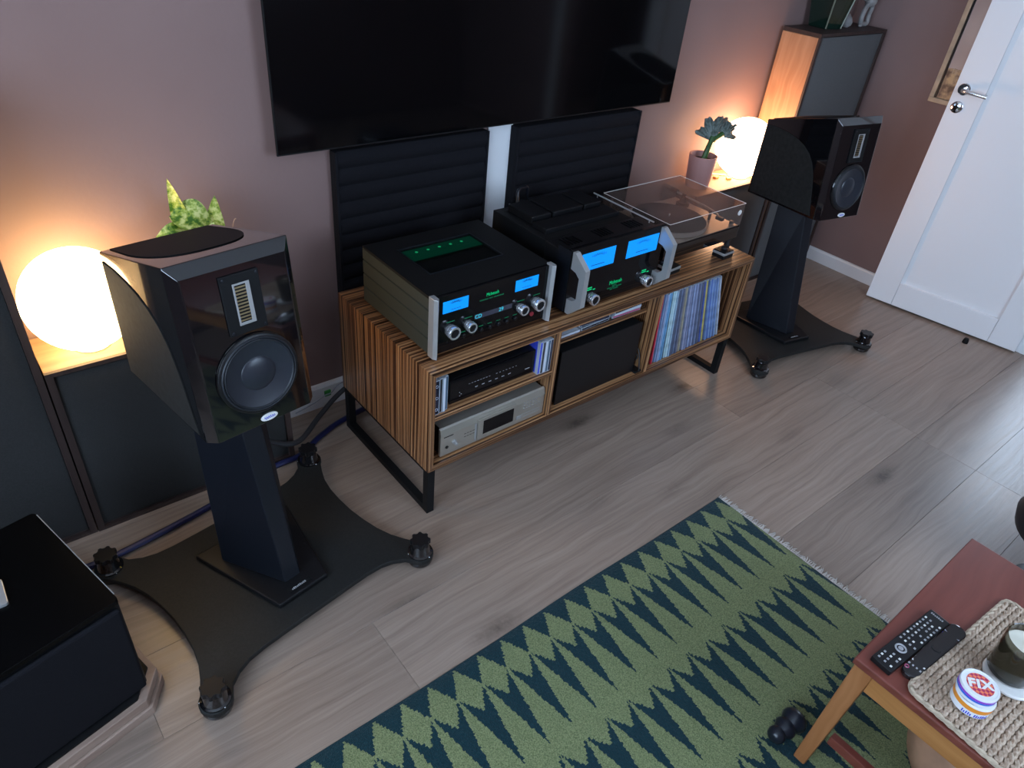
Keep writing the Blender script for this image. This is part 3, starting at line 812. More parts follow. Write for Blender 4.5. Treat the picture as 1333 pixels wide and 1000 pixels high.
letters(pa, 'McIntosh', .020, .786, PYF-.0008, .622, 'logo_green', sx=.82)
fine_print(pa, (5,), .0050, .0030, .786, PYF-.0004, .6095, 'logo_green_dim')
fine_print(pa, (6, 5, 9), .0042, .0022, .786, PYF-.0004, .603, 'logo_green_dim')
fine_print(pa, (4, 8), .0042, .0022, .786, PYF-.0004, .5968, 'logo_green_dim')
for x_ in (PX0+.06, PX1-.06):
    for y_ in (PYF+.06, PYB-.06):
        build(MB().lathe([(.018, 0), (.020, .013)], 16, (x_, y_, CZT)), 'foot', 'rubber', pa)

# ------------------------------------------------------------------ turntable
QX0, QX1, QYF, QYB, QZ0, QZ1, QZL = 1.085, 1.541, -.600, -.262, .602, .655, .748
tt = thing('turntable', 'black turntable under a clear acrylic lid at the console\'s right end', 'turntable', ((QX0+QX1)/2, (QYF+QYB)/2, CZT))
build(B(QX0, QX1, QYF, QYB, QZ0, QZ1), 'plinth', 'gloss_black', tt, bevel=.003)
build(B(QX0+.006, QX1-.006, QYF+.006, QYB-.006, QZ1+.0002, QZ1+.0022), 'deck_plate', 'champagne', tt)
for x_ in (QX0+.030, QX1-.018):
    for y_ in (QYF+.022, QYB-.035):
        build(MB().lathe([(.013, 0), (.013, .012), (.009, .016), (.009, QZ0-CZT)], 16, (x_, y_, CZT)), 'foot', 'rubber', tt)
pc = (1.285, -.440)
pl = MB().lathe([(.146, 0), (.151, .004), (.151, .019), (.147, .0205), (0, .0205)], 56, (*pc, QZ1+.0024)); build(pl, 'platter', 'silver', tt)
rec = MB()
prof = [(.147, 0)] + [(r_, .0018+(.0004 if i % 2 else 0)) for i, r_ in enumerate([.146, .138, .130, .122, .114, .106, .098, .090, .082, .074, .066, .056])] + [(.052, .0012), (0, .0012)]
rec.lathe(prof, 56, (*pc, QZ1+.0232)); build(rec, 'slipmat', 'felt', tt)
build(MB().lathe([(.003, 0), (.003, .014), (.0022, .015), (0, .015)], 10, (*pc, QZ1+.0246)), 'spindle', 'chrome', tt)
ab = (1.487, -.345)
tb = MB().lathe([(.028, 0), (.028, .010), (.016, .012), (.016, .034), (.010, .036), (.010, .046), (0, .046)], 24, (*ab, QZ1+.0024)); build(tb, 'arm_base', 'satin_black', tt)
armp = [(1.490, -.300, QZ1+.044), (1.487, -.345, QZ1+.044), (1.478, -.46, QZ1+.042), (1.462, -.53, QZ1+.040), (1.448, -.552, QZ1+.038)]
ar = build(MB().tube(spline(armp, 5), .0042, 8), 'tonearm', 'silver', tt)
build(MB().lathe([(.012, -.016), (.013, -.014), (.013, .014), (.012, .016)], 16, (1.491, -.288, QZ1+.044), 'y'), 'counterweight', 'satin_black', ar)
build(B(1.436, 1.456, -.578, -.546, QZ1+.028, QZ1+.042), 'headshell', 'satin_black', ar, bevel=.003)
build(MB().lathe([(.006, 0), (.006, .028), (.010, .030), (.010, .038), (0, .038)], 12, (1.468, -.50, QZ1+.0024)), 'arm_rest', 'satin_black', tt)
build(MB().lathe([(.009, 0), (.009, .010), (0, .011)], 16, (1.522, -.572, QZ1+.0024)), 'speed_knob', 'satin_black', tt)
w_ = .003; L = MB()
L.box(QX0, QX1, QYF, QYB, QZL-w_, QZL).box(QX0, QX1, QYF, QYF+w_, QZ1+.004, QZL-w_).box(QX0, QX1, QYB-w_, QYB, QZ1+.004, QZL-w_)
L.box(QX0, QX0+w_, QYF+w_, QYB-w_, QZ1+.004, QZL-w_).box(QX1-w_, QX1, QYF+w_, QYB-w_, QZ1+.004, QZL-w_)
lid = build(L, 'lid', 'acrylic', tt)
ed = MB(); e_ = .0010
for (xa, ya, xb, yb_) in ((QX0, QYF, QX1, QYF), (QX0, QYB, QX1, QYB), (QX0, QYF, QX0, QYB), (QX1, QYF, QX1, QYB)):
    ed.tube([(xa, ya, QZL+.0004), (xb, yb_, QZL+.0004)], e_, 6)
build(ed, 'lid_edge', 'white_ceramic', lid)
build(MB().lathe([(.011, 0), (.011, .002), (0, .002)], 16, (QX1-.028, QYF-.0001, .715), 'y'), 'lid_sticker', 'white_ceramic', lid)
# the two little blocks in front of it
for k_, (x_, y_, lb) in enumerate(((1.437, -.623, 'small square level block standing alone near the console\'s right front corner'), (1.130, -.606, 'small square level block tucked beside the power amplifier\'s right handle'))):
    t = thing('level_block', lb, 'block', (x_, y_, CZT), .05, group='square level blocks on the console')
    build(B(-.033, .033, -.027, .027, 0, .014), 'body', 'satin_black', t, local=True, bevel=.001)
    build(B(-.034, .034, -.028, .028, .0142, .024), 'collar', 'silver', t, local=True, bevel=.001)
    build(B(-.032, .032, -.026, .026, .0242, .028), 'cap', 'satin_black', t, local=True, bevel=.001)
    build(MB().lathe([(.010, 0), (.013, .004), (.008, .008), (0, .009)], 14, (0, 0, .0282)), 'dome', 'rubber', t, local=True)

# ------------------------------------------------------------------ gear in the console
st = thing('network_streamer', 'slim black streamer box between compact discs on the upper left shelf', 'streamer', (.255, -.56, .389))
SX0, SX1, SYF, SZ0, SZ1 = .092, .424, -.676, .397, .482
build(B(SX0, SX1, SYF+.006, -.40, SZ0, SZ1), 'case', 'satin_black', st, bevel=.002)
build(B(SX0-.001, SX1+.001, SYF, SYF+.0058, SZ0-.002, SZ1), 'front_panel', 'faceplate_glass', st, bevel=.0015)
ld = MB()
for i in range(8): ld.box(.160+i*.011, .166+i*.011, SYF-.0004, SYF+.0002, .446, .4475)
for i in range(7): ld.box(.266+i*.013, .271+i*.013, SYF-.0004, SYF+.0002, .446, .4475)
for i in range(6): ld.box(.186+i*.026, .196+i*.026, SYF-.0004, SYF+.0002, .425, .4275)
for x_, z_ in ((.126, .426), (.132, .419), (.127, .413)): ld.box(x_, x_+.003, SYF-.0004, SYF+.0002, z_, z_+.002)
ld.box(.386, .406, SYF-.0004, SYF+.0002, .418, .4205)
build(ld, 'panel_print', 'print_grey', st)
for x_ in (SX0+.04, SX1-.04):
    build(MB().lathe([(.012, 0), (.012, .0078)], 14, (x_, -.62, .389)), 'foot', 'rubber', st)
    build(MB().lathe([(.012, 0), (.012, .0078)], 14, (x_, -.44, .389)), 'foot', 'rubber', st)

cd = thing('disc_player', 'champagne silver compact disc player on the console\'s lower left shelf', 'disc player', (.27, -.55, CZB+b))
DX0, DX1, DYF, DZ0, DZ1 = .056, .482, -.688, .209, .316
build(B(DX0+.004, DX1-.004, DYF+.012, -.36, DZ0, DZ1-.004), 'case', 'satin_black', cd, bevel=.002)
build(B(DX0, DX1, DYF+.0004, DYF+.0118, DZ0, DZ1-.026), 'front_panel', 'champagne', cd, bevel=.0012)
build(MB().prism([(DYF-.001, DZ1-.0258), (DYF+.004, DZ1-.004), (DYF+.010, DZ1), (DYF+.0118, DZ1), (DYF+.0118, DZ1-.0258)], DX0, DX1, 'x'), 'top_trim', 'champagne', cd)
build(B(DX0+.006, DX1-.006, DYF+.0122, -.45, DZ1-.0038, DZ1-.001), 'top_cover', 'champagne', cd)
build(B(.196, .352, DYF-.006, DYF+.0003, DZ0+.012, DZ1-.014), 'disc_drawer', 'champagne', cd, bevel=.0015)
build(B(.217, .342, DYF-.0068, DYF-.0061, .236, .290), 'display', 'faceplate_glass', cd)
build(B(.188, .193, DYF-.003, DYF+.0003, DZ0+.010, DZ1-.028), 'drawer_slot', 'silver', cd)
pwr = MB().lathe([(.008, 0), (.008, .004), (0, .0045)], 16, (.108, DYF, .250), 'y').box(.105, .111, DYF-.018, DYF-.004, .246, .254)
build(pwr, 'power_switch', 'silver', cd)
build(MB().lathe([(.0055, 0), (.0055, .002), (0, .002)], 14, (.080, DYF, .240), 'y'), 'headphone_jack', 'satin_black', cd)
n_ = 0
for j in range(3):
    for i in range(6 if j != 1 else 5):
        build(MB().lathe([(.0022, 0), (.0022, .003), (0, .0032)], 8, (.392+i*.0135, DYF+.0002, .2875-j*.0115), 'y'), 'key_button', 'silver', cd)
bt = MB().box(.362, .384, DYF-.0015, DYF+.0003, .226, .240).box(.384, .466, DYF-.0008, DYF+.0003, .240, .2415).box(.384, .466, DYF-.0008, DYF+.0003, .228, .2295)
build(bt, 'transport_keys', 'silver', cd, bevel=.0006)
pp = MB()
for i in range(4): pp.box(.146+i*.011, .154+i*.011, DYF+.0001, DYF+.0003, .250, .252)
for i in range(4): pp.box(.146+i*.011, .154+i*.011, DYF+.0001, DYF+.0003, .262, .264)
pp.box(.068, .104, DYF+.0001, DYF+.0003, .2795, .283)
build(pp, 'panel_print', 'satin_black', cd)
for x_ in (DX0+.05, DX1-.05):
    for y_ in (-.63, -.42): build(MB().lathe([(.016, 0), (.016, .0068)], 14, (x_, y_, CZB+b)), 'foot', 'rubber', cd)

bx = thing('equipment_case', 'large plain black box filling the console\'s middle bay', 'black box', (.75, -.5, CZB+b))
build(B(.553, .950, -.672, -.36, CZB+b+.004, .424), 'case', 'matte_black', bx, bevel=.003)
build(B(.549, .954, -.676, -.6722, CZB+b+.002, .426), 'front_panel', 'satin_black', bx, bevel=.0015)
for x_ in (.58, .92):
    for y_ in (-.64, -.40): build(MB().lathe([(.012, 0), (.012, .0038)], 12, (x_, y_, CZB+b)), 'foot', 'rubber', bx)
pth = spline([(.955, -.55, .30), (.968, -.63, .312), (.974, -.668, .290), (.972, -.685, .245), (.968, -.69, .208), (.962, -.64, .207), (.950, -.60, .207), (.964, -.66, .240), (.970, -.67, .270), (.960, -.62, .282), (.954, -.54, .262)], 8)
build(MB().tube(pth, .0026, 6), 'cable', 'rubber', label='thin black cable looped beside the black box in the middle bay', cat='cable')
build(B(.950, .984, -.694, -.60, CZB+b+.0002, CZB+b+.010), 'power_adapter', 'satin_black', bevel=.002, label='flat black adapter lying right of the black box, under the looped cable', cat='adapter')

# compact discs
def cdmat(name, c): simple(name, c, .25, coat=.6)
for nm, c in (('cd_navy', (.012, .018, .045)), ('cd_white', (.62, .68, .78)), ('cd_dark', (.02, .02, .025)), ('cd_blue', (.05, .08, .62)), ('cd_grey', (.25, .28, .33)), ('cd_teal', (.06, .12, .18)), ('cd_pink', (.45, .08, .18)), ('cd_clear', (.40, .44, .50))): cdmat(nm, c)
def cd_case(x, y, z, rot, mat, label, group, th=.0102, tilt=0., flat=False):
    """jewel case: clear shell with a coloured inlay; upright with its spine to the room, or lying flat"""
    t = thing('cd_case', label, 'compact disc', (x, y, z), rot, group=group)
    R = Matrix.Rotation(tilt, 4, 'Y')
    def mk(mb, name, m):
        if not flat: mb.xf(R)
        build(mb, name, m, t, local=True, bevel=.0004, seg=1)
    if flat:
        mk(B(-.071, .071, 0, .125, 0, th), 'shell', 'cd_clear')
        mk(B(-.068, .068, -.0006, -.0001, .002, th-.002), 'inlay_spine', mat)
        mk(B(-.062, .066, .004, .121, th+.0001, th+.0005), 'inlay_cover', mat)
    else:
        mk(B(-th/2, th/2, 0, .142, 0, .125), 'shell', 'cd_clear')
        mk(B(-th/2+.0018, th/2-.0018, -.0006, -.0001, .003, .122), 'inlay_spine', mat)
        mk(B(-th/2-.0005, -th/2-.0001, .012, .140, .003, .122), 'inlay_cover', mat)
    return t
zs = .3892
gl = 'compact discs left of the streamer'
cd_case(.0335, -.690, zs, 0, 'cd_navy', 'dark wide-spined disc box, leftmost on the upper left shelf', gl, th=.020)
ring = MB()
o_ = bpy.data.objects
par = [o for o in COL.objects if o.name.startswith('cd_case') and o.type == 'EMPTY'][-1]
for z_ in (.020, .062, .104):
    build(MB().tube([(.0045*math.cos(a), -.0012, z_+.0045*math.sin(a)) for a in [2*PI*i/14 for i in range(14)]], .0007, 5, closed=True), 'print_ring', 'cd_white', par, local=True)
cd_case(.0505, -.687, zs, 0, 'cd_dark', 'black-spined disc between the ringed disc box and the white-spined disc', gl)
cd_case(.0615, -.689, zs, 0, 'cd_white', 'bright white-spined disc left of the streamer', gl)
cd_case(.0725, -.684, zs, 0, 'cd_teal', 'teal-spined disc directly left of the streamer', gl)
gr = 'compact discs right of the streamer'
for x_, m_, lb in ((.4345, 'cd_blue', 'blue-covered disc directly right of the streamer'), (.4455, 'cd_dark', 'black-spined disc next to the blue-covered disc'), (.4565, 'cd_white', 'white-spined disc second from right on the upper left shelf'), (.4675, 'cd_teal', 'teal-spined disc right of the white-spined one'), (.4785, 'cd_navy', 'navy-spined disc against the divider, rightmost on that shelf')):
    cd_case(x_, -.692 if x_ > .44 else -.690, zs, 0, m_, lb, gr)
gm = 'compact discs lying on the narrow middle shelf'
zf = .4632
cd_case(.580, -.648, zf, .0, 'cd_white', 'pale disc lying flat at the left end of the middle shelf', gm, flat=True)
cd_case(.728, -.645, zf, .04, 'cd_dark', 'black disc lying flat at the bottom in the middle of the shelf', gm, th=.0102, flat=True)
cd_case(.724, -.642, zf+.0110, -.05, 'cd_navy', 'navy disc on top of the black disc on the middle shelf', gm, th=.020, flat=True)
for i, (m_, lb) in enumerate((('cd_pink', 'pink disc at the bottom of the right disc stack on the middle shelf'), ('cd_white', 'white disc second from the bottom of the right disc stack'), ('cd_dark', 'black disc third from the bottom of the right disc stack'), ('cd_clear', 'pale clear disc on top of the right disc stack'))):
    cd_case(.884+.003*(i % 2), -.646-.002*i, zf+i*.0110, .03*(i-1), m_, lb, gm, flat=True)

# records
NLP = 38
lpcols = [(.55, .02, .05), (.22, .30, .48), (.20, .28, .46), (.30, .37, .55), (.20, .40, .66), (.12, .32, .55), (.10, .15, .20), (.42, .62, .68), (.50, .68, .74), (.28, .42, .55), (.09, .12, .20), (.07, .10, .16),
          (.15, .20, .33), (.10, .12, .19), (.27, .27, .27), (.36, .33, .25), (.11, .15, .22), (.30, .33, .48), (.20, .24, .38), (.14, .17, .28), (.30, .38, .60), (.15, .20, .34), (.27, .32, .50), (.10, .13, .22), (.19, .25, .40), (.08, .10, .16),
          (.12, .14, .24), (.07, .12, .38), (.55, .48, .12), (.10, .12, .18), (.16, .26, .48), (.08, .18, .55), (.22, .34, .60), (.14, .24, .48), (.30, .42, .66), (.18, .28, .50), (.36, .45, .58), (.40, .46, .55)]  # bluish daylight on the plastic sleeves is mixed into these colours
descs = {0: 'bright red record sleeve leaning at the left end of the record row', 28: 'mustard yellow record spine near the right end of the row', 37: 'pale grey record at the right end of the record row', 1: 'blue-lit grey record beside the bright red sleeve', 27: 'deep blue record just left of the mustard yellow spine', 29: 'dark record just right of the mustard yellow spine', 7: 'pale aqua record near the left of the row, first of two', 8: 'palest aqua record near the left of the row, second of two'}
for i, c in enumerate(lpcols): simple('sleeve_%02d' % i, tuple(min(1, v*1.0) for v in c), .28, coat=.5, noise=25)
zlp = CZB+b+.0006
xb_ = 1.028; first_lp = None
for i in range(NLP):
    lean = math.radians(4.0+13.0*i/(NLP-1)); th = .0086
    xb_ = 1.052+.0113*i
    h = .3135-.004*random.random()
    ord_ = i+1
    words = ('first second third fourth fifth sixth seventh eighth ninth tenth eleventh twelfth thirteenth fourteenth fifteenth sixteenth seventeenth eighteenth nineteenth').split()
    def hue(c):
        l_ = sum(c)/3; tone_ = 'dark' if l_ < .16 else 'pale' if l_ > .42 else 'mid'
        kind_ = 'grey' if max(c)-min(c) < .08*max(.3, l_*2) else 'brownish' if c[0] > c[2] else 'blue-lit grey' if c[2]-c[0] < .2 else 'bright blue'
        return tone_+' '+kind_
    if i < 19: lb = '%s record, %s to the right of the bright red sleeve' % (hue(lpcols[i]), words[max(0, i-1)])
    elif i < 28: lb = '%s record, %s to the left of the mustard yellow spine' % (hue(lpcols[i]), words[27-i])
    else: lb = '%s record, %s to the right of the mustard yellow spine' % (hue(lpcols[i]), words[max(0, i-29)])
    lb = descs.get(i) or lb
    h_ = .3135 if i % 3 else .311
    t = thing('record', lb, 'record', (xb_+th*math.sin(lean)*.0, -.683+random.uniform(0, .008), zlp+th*math.sin(lean)), 0, group='records leaning in the console')
    R = Matrix.Rotation(-lean, 4, 'Y')
    m = B(0, th, 0, .312, 0, h_*math.cos(lean*0)-.004).xf(R)
    build(m, 'sleeve', 'sleeve_%02d' % i, t, local=True, bevel=.0012, seg=1)
    m = B(.0008, th-.0008, .0006, .300, h_-.0038, h_-.0008).xf(R)
    build(m, 'plastic_cover', 'cd_clear', t, local=True)

# ------------------------------------------------------------------ loudspeakers
SA = math.atan2(.0464, .373)
def fplane(u, v, d): return None
FM = Matrix(((1, 0, 0), (0, math.sin(SA), math.cos(SA)))) if False else None
def front_matrix(zc):
    y_ = -.1785-.0464*(1.036-zc)/.373
    return frame((0, y_, zc), (1, 0, 0), (0, math.sin(SA), math.cos(SA)))
def speaker(label, x, y, th):
    t = thing('loudspeaker', label, 'loudspeaker', (x, y, 0), th, group='gloss black stand loudspeakers')
    hw, hb_ = .1325, .1318
    F1, F2, F3, F4 = (-.1127, -.1785, 1.036), (.1127, -.1785, 1.036), (.1127, -.2249, .664), (-.1127, -.2249, .664)
    S1, S2, S3, S4 = (-hw, -.158, 1.06), (hw, -.158, 1.06), (hw, -.2044, .663), (-hw, -.2044, .663)
    B1, B2, B3, B4 = (-hb_, .1785, .963), (hb_, .1785, .963), (hb_, .1785, .6425), (-hb_, .1785, .6425)
    m = MB().add([F1, F2, F3, F4, S1, S2, S3, S4, B1, B2, B3, B4],
        [(0, 3, 2, 1), (4, 0, 1, 5), (4, 7, 3, 0), (5, 1, 2, 6), (4, 5, 9, 8), (4, 8, 11, 7), (5, 6, 10, 9), (3, 7, 6, 2), (7, 11, 10, 6), (8, 9, 10, 11)])
    build(m, 'cabinet', 'gloss_black', t, local=True, bevel=.0022, seg=3)
    # matte D-shaped top inset
    def ztop(y_): return 1.06-(y_+.158)*(.097/.3365)
    pts = [(-.108, .165), (-.116, .08)]
    pts = [(.0, 0)]; pts = []
    for i in range(25):
        a = PI*i/24; cx = -math.cos(a); sx_ = math.sin(a)
        pts.append((.116*math.copysign(abs(cx)**.75, cx), .055-.150*sx_**.9))
    pts = [(-.112, .168)]+pts+[(.112, .168)]
    m = MB(); n = len(pts)
    m.add([(px, py, ztop(py)+.0003) for px, py in pts]+[(px, py, ztop(py)+.0022) for px, py in pts], [tuple(range(n)), tuple(range(2*n-1, n-1, -1))]+[(i, (i+1) % n, n+(i+1) % n, n+i) for i in range(n)])
    build(m, 'top_inset', 'top_inset_unlit', t, local=True)
    # matte side insets with a curved front edge
    cv = [(.168, .944), (.11, .947), (.05, .944), (.0, .936), (-.045, .921), (-.082, .899), (-.110, .870), (-.133, .828), (-.150, .780), (-.164, .730), (-.176, .690), (-.183, .672), (.168, .652)]
    for s_ in (-1, 1):
        def sx(y_): return s_*(hw-(hw-hb_)*(y_+.18)/.3585)
        n = len(cv)
        m = MB().add([(sx(y_)+s_*.0003, y_, z_) for y_, z_ in cv]+[(sx(y_)+s_*.0024, y_, z_) for y_, z_ in cv], [tuple(range(n)), tuple(range(2*n-1, n-1, -1))]+[(i, (i+1) % n, n+(i+1) % n, n+i) for i in range(n)])
        build(m, 'side_inset', 'inset_black', t, local=True)
    # woofer
    W = front_matrix(.791); W.translation += Vector((.004, 0, 0))
    wr_ = MB().lathe([(.093, .0002), (.093, .006), (.090, .0085), (.087, .0085)], 56, cap=False).xf(W)
    wo = build(wr_, 'woofer', 'satin_black', t, local=True)
    sur = MB().lathe([(.087, .0085)]+[(.087-.010*i/12, .0085+.0030*abs(math.sin(PI*i/6))) for i in range(1, 13)], 56, cap=False).xf(W)
    build(sur, 'surround', 'surround_rubber', wo, local=True)
    cn = MB().lathe([(.0770, .0085), (.066, .0060), (.054, .0038), (.044, .0022), (.0400, .0016)], 56, cap=False).xf(W)
    build(cn, 'cone', 'cone_black', wo, local=True)
    dc = MB().lathe([(.0400, .0016), (.0385, .0030), (.033, .0052), (.022, .0075), (.010, .0085), (.0001, .0088)], 48, cap=False).xf(W)
    build(dc, 'dust_cap', 'cone_black', wo, local=True)
    tr_ = MB().tube([(.0935*math.cos(a), .0935*math.sin(a), .003) for a in [2*PI*i/56 for i in range(56)]], .0016, 6, closed=True).xf(W)
    build(tr_, 'trim_ring', 'gloss_black', wo, local=True)
    # ribbon tweeter
    Tm = front_matrix(.956); Tm.translation += Vector((.003, 0, 0))
    tw = build(B(-.0425, .0425, -.065, .065, .0003, .005).xf(Tm), 'tweeter', 'matte_black', t, local=True, bevel=.0015)
    sf = MB(); a_, b_ = .0185, .0455
    for (x0, x1, y0, y1) in ((-a_, -a_+.004, -b_, b_), (a_-.009, a_, -b_, b_), (-a_+.004, a_-.009, -b_, -b_+.006), (-a_+.004, a_-.009, b_-.004, b_)): sf.box(x0, x1, y0, y1, .0052, .0068)
    build(sf.xf(Tm), 'slot_frame', 'silver', tw, local=True, bevel=.0004, seg=1)
    build(B(-a_+.004, a_-.009, -b_+.006, b_-.004, .0051, .0054).xf(Tm), 'ribbon', 'matte_black', tw, local=True)
    for i in range(11):
        y_ = -b_+.0085+i*.0072
        build(B(-a_+.0042, a_-.0092, y_, y_+.0034, .0055, .0064).xf(Tm), 'slat', 'gold', tw, local=True)
    for u_ in (-.036, .036):
        for v_ in (-.058, .058):
            build(MB().lathe([(.0032, .0051), (.0032, .0066), (.001, .0070)], 10, (u_, v_, 0)).xf(Tm), 'screw', 'metal_black', tw, local=True)
    # badge
    Bm = front_matrix(.678); Bm.translation += Vector((.008, 0, 0))
    m = MB().lathe([(1, .0003), (1, .0022), (.94, .0030), (0, .0032)], 32)
    for v in m.v: v.x *= .0205; v.y *= .0088
    bd = build(m.xf(Bm), 'badge', 'white_ceramic', t, local=True)
    sq = [(-.013+.026*i/28, .0032*math.sin(i*1.25)*(1 if i % 4 else 1.3), .0035) for i in range(29)]
    build(MB().tube(sq, .0006, 4).xf(Bm), 'badge_script', 'cd_blue', bd, local=True)
    pt = MB().lathe([(.03, 0), (.03, .002), (.024, .004), (.022, .03)], 24, (0, 0, 0), 'y')
    return t
speaker('gloss black loudspeaker on the near stand beside the left globe lamp', -.5299, -.5711, .128)
speaker('gloss black loudspeaker on the far stand in front of the right globe lamp', 2.039, -.5508, -.191)

# ------------------------------------------------------------------ speaker stands
def stand(label, x, y, th, top_shift):
    t = thing('speaker_stand', label, 'speaker stand', (x, y, 0), th, group='black four-footed speaker stands')
    q = [(0, -.232), (.10, -.232), (.17, -.233), (.215, -.238), (.25, -.250), (.280, -.270)]
    K = (.330, -.278); kr = .040
    arc = [(K[0]+kr*math.cos(a), K[1]+kr*math.sin(a)) for a in [math.radians(-160+i*18) for i in range(13)]]
    q2 = [(.330, -.205), (.312, -.165), (.299, -.115), (.292, -.06), (.289, 0)]
    quarter = q+arc+q2
    out = quarter + [(px, -py) for px, py in quarter[::-1][1:]]
    out = out + [(-px, py) for px, py in out[::-1][1:-1]]
    build(MB().prism(out, .026, .042, 'z'), 'base_plate', 'plate_black', t, local=True, bevel=.002)
    for sx_ in (-1, 1):
        for sy in (-1, 1):
            c = (sx_*K[0], sy*K[1], 0)
            kn = MB().lathe([(.026, 0), (.030, .003), (.036, .008), (.0375, .014), (.036, .020), (.0345, .0255)], 28, c)
            kn.lathe([(.0365, .0422), (.0365, .047), (.031, .049), (.0285, .056), (.026, .075), (.024, .080)], 28, c)
            k_ = build(kn, 'foot', 'gloss_black', t, local=True)
            star = []
            for i in range(32):
                a = 2*PI*i/32; r_ = .027+.0035*(1 if (i % 4) < 2 else -.55); star.append((c[0]+r_*math.cos(a), c[1]+r_*math.sin(a)))
            build(MB().prism(star, .0802, .096, 'z'), 'foot_knob', 'satin_black', k_, local=True, bevel=.0015)
            for a in (.6, 2.7, 4.8):
                build(MB().sphere((c[0]+.0365*math.cos(a), c[1]+.0365*math.sin(a), .0445), .0022, 8, 6), 'stud', 'chrome', k_, local=True)
    build(MB().prism([(-.078, -.168), (.078, -.168), (.150, .140), (-.150, .140)], .0423, .060, 'z'), 'foot_plate', 'satin_black', t, local=True, bevel=.004)
    bot = [(-.024, -.115), (.024, -.115), (.105, .075), (-.105, .075)]
    top = [(-.026, .004), (.026, .004), (.092, .110), (-.092, .110)]
    m = MB().add([(a, b_, .0602) for a, b_ in bot]+[(a, b_, .626) for a, b_ in top], [(3, 2, 1, 0), (4, 5, 6, 7), (0, 1, 5, 4), (1, 2, 6, 5), (2, 3, 7, 6), (3, 0, 4, 7)])
    build(m, 'column', 'metal_black', t, local=True, bevel=.003)
    bp = build(B(-.034, .034, -.155, -.140, .0602, .0618), 'badge_plate', 'matte_black', t, local=True)
    tm = strokes((9,), .0062, .0034, .0016).xf(frame((0, -.1475, .0622), (1, 0, 0), (0, 1, 0)))
    build(tm, 'badge_print', 'print_grey', bp, local=True)
    # top plate follows the tilted cabinet floor
    m = MB().prism([(-.085+top_shift[0], -.055+top_shift[1]), (.085+top_shift[0], -.055+top_shift[1]), (.095, .150), (-.095, .150)], .6262, .640, 'z')
    build(m, 'top_plate', 'metal_black', t, local=True, bevel=.002)
    return t
stand('black speaker stand with four knobbed feet in the left foreground', -.493, -.633, .165, (0, 0))
stand('black speaker stand with four knobbed feet right of the console', 2.060, -.615, -.215, (0, 0))

# ------------------------------------------------------------------ globe lamps
def lamp(label, x, y, z, r, gm, cord):
    t = thing('globe_lamp', label, 'lamp', (x, y, z), group='glowing white globe lamps')
    build(MB().sphere((0, 0, r*.985+.004), r, 40, 24, (1, 1, .985)), 'globe', gm, t, local=True)
    build(MB().lathe([(.046, .0003), (.047, .003), (.044, .006), (.030, .007)], 32), 'base_ring', 'white_ceramic', t, local=True)
    build(MB().tube(spline(cord, 6), .0028, 6), 'cord', 'white_ceramic', t)
lamp('glowing white globe lamp beside the near left loudspeaker', -.713, -.124, .575, .137, 'globe_left', [(-.66, -.10, .579), (-.60, -.06, .579), (-.50, -.035, .5785), (-.40, -.030, .5785)])
lamp('glowing white globe lamp behind the far right loudspeaker', 2.196, -.122, .600, .140, 'globe_right', [(2.14, -.09, .604), (2.08, -.05, .604), (1.98, -.03, .6035), (1.90, -.028, .6035)])

# ------------------------------------------------------------------ plants
def leaf(base, tip, width, bend, nrm, mat='leaf', cup=.25, n=14, taper=1.0):
    base = Vector(base); tip = Vector(tip); d = tip-base; L_ = d.length; d.normalize()
    nrm = Vector(nrm); side = d.cross(nrm).normalized(); nn = side.cross(d).normalized()
    m = MB()
    def fn(u, v):
        w = width*(math.sin(PI*min(1, v**.75*1.0))**.8 if 0 < v < 1 else 0)*(1-.15*v)
        s_ = (u-.5)*2
        p = base+d*(L_*v)+nn*(bend*math.sin(PI*v))+side*(w*s_*.5)+nn*(cup*w*(s_*s_-.4)*.5)
        return p
    m.grid(fn, 6, n); m2 = MB().grid(lambda u, v: fn(u, v)-nn*.0012, 6, n, flip=True)
    m.add(m2.v, m2.f, True)
    return m
pt = thing('potted_plant', 'variegated green leafy plant behind the near left loudspeaker', 'plant', (-.395, -.112, .575))
build(MB().lathe([(.050, 0), (.066, .004), (.080, .120), (.084, .122), (.084, .132), (.077, .132), (.074, .112)], 28, (-.395, -.112, .575), cap=False).lathe([(.05, .0001), (.001, .0001)], 28, (-.395, -.112, .575), cap=False), 'pot', 'pot_clay', pt)
build(MB().lathe([(.0745, .110), (.04, .114), (0, .115)], 24, (-.395, -.112, .575)), 'soil', 'soil', pt)
VD = (-.35, -.62, .45)
for a, bq, w_, bd_, nr in (
    ((-.405, -.11, .70), (-.440, -.112, .990), .060, -.014, VD),
    ((-.448, -.105, .885), (-.345, -.125, .835), .105, .034, (-.2, -.5, .8)),
    ((-.405, -.125, .820), (-.512, -.130, .828), .070, .034, (-.1, -.5, .9)),
    ((-.345, -.110, .735), (-.326, -.112, .925), .066, .006, VD),
    ((-.395, -.130, .76), (-.345, -.135, .86), .06, .018, (-.3, -.6, .5)),
    ((-.380, -.090, .72), (-.285, -.08, .80), .06, .03, (.2, -.4, .8))):
    lo = build(leaf(a, bq, w_, bd_, nr), 'leaf', 'leaf', pt, rec=False)
    build(MB().tube(spline([(-.395+(a[0]+.395)*.3, -.112, .69), ((a[0]-.395)/2, -.112, (a[2]+.69)/2), a], 4), .0035, 6), 'leaf_stalk', 'plant_green_dark', lo)
build(MB().tube(spline([(-.36, -.11, .69), (-.300, -.112, .80), (-.283, -.112, .842), (-.276, -.112, .848)], 5), .0018, 5), 'dry_tendril', 'tan', pt)

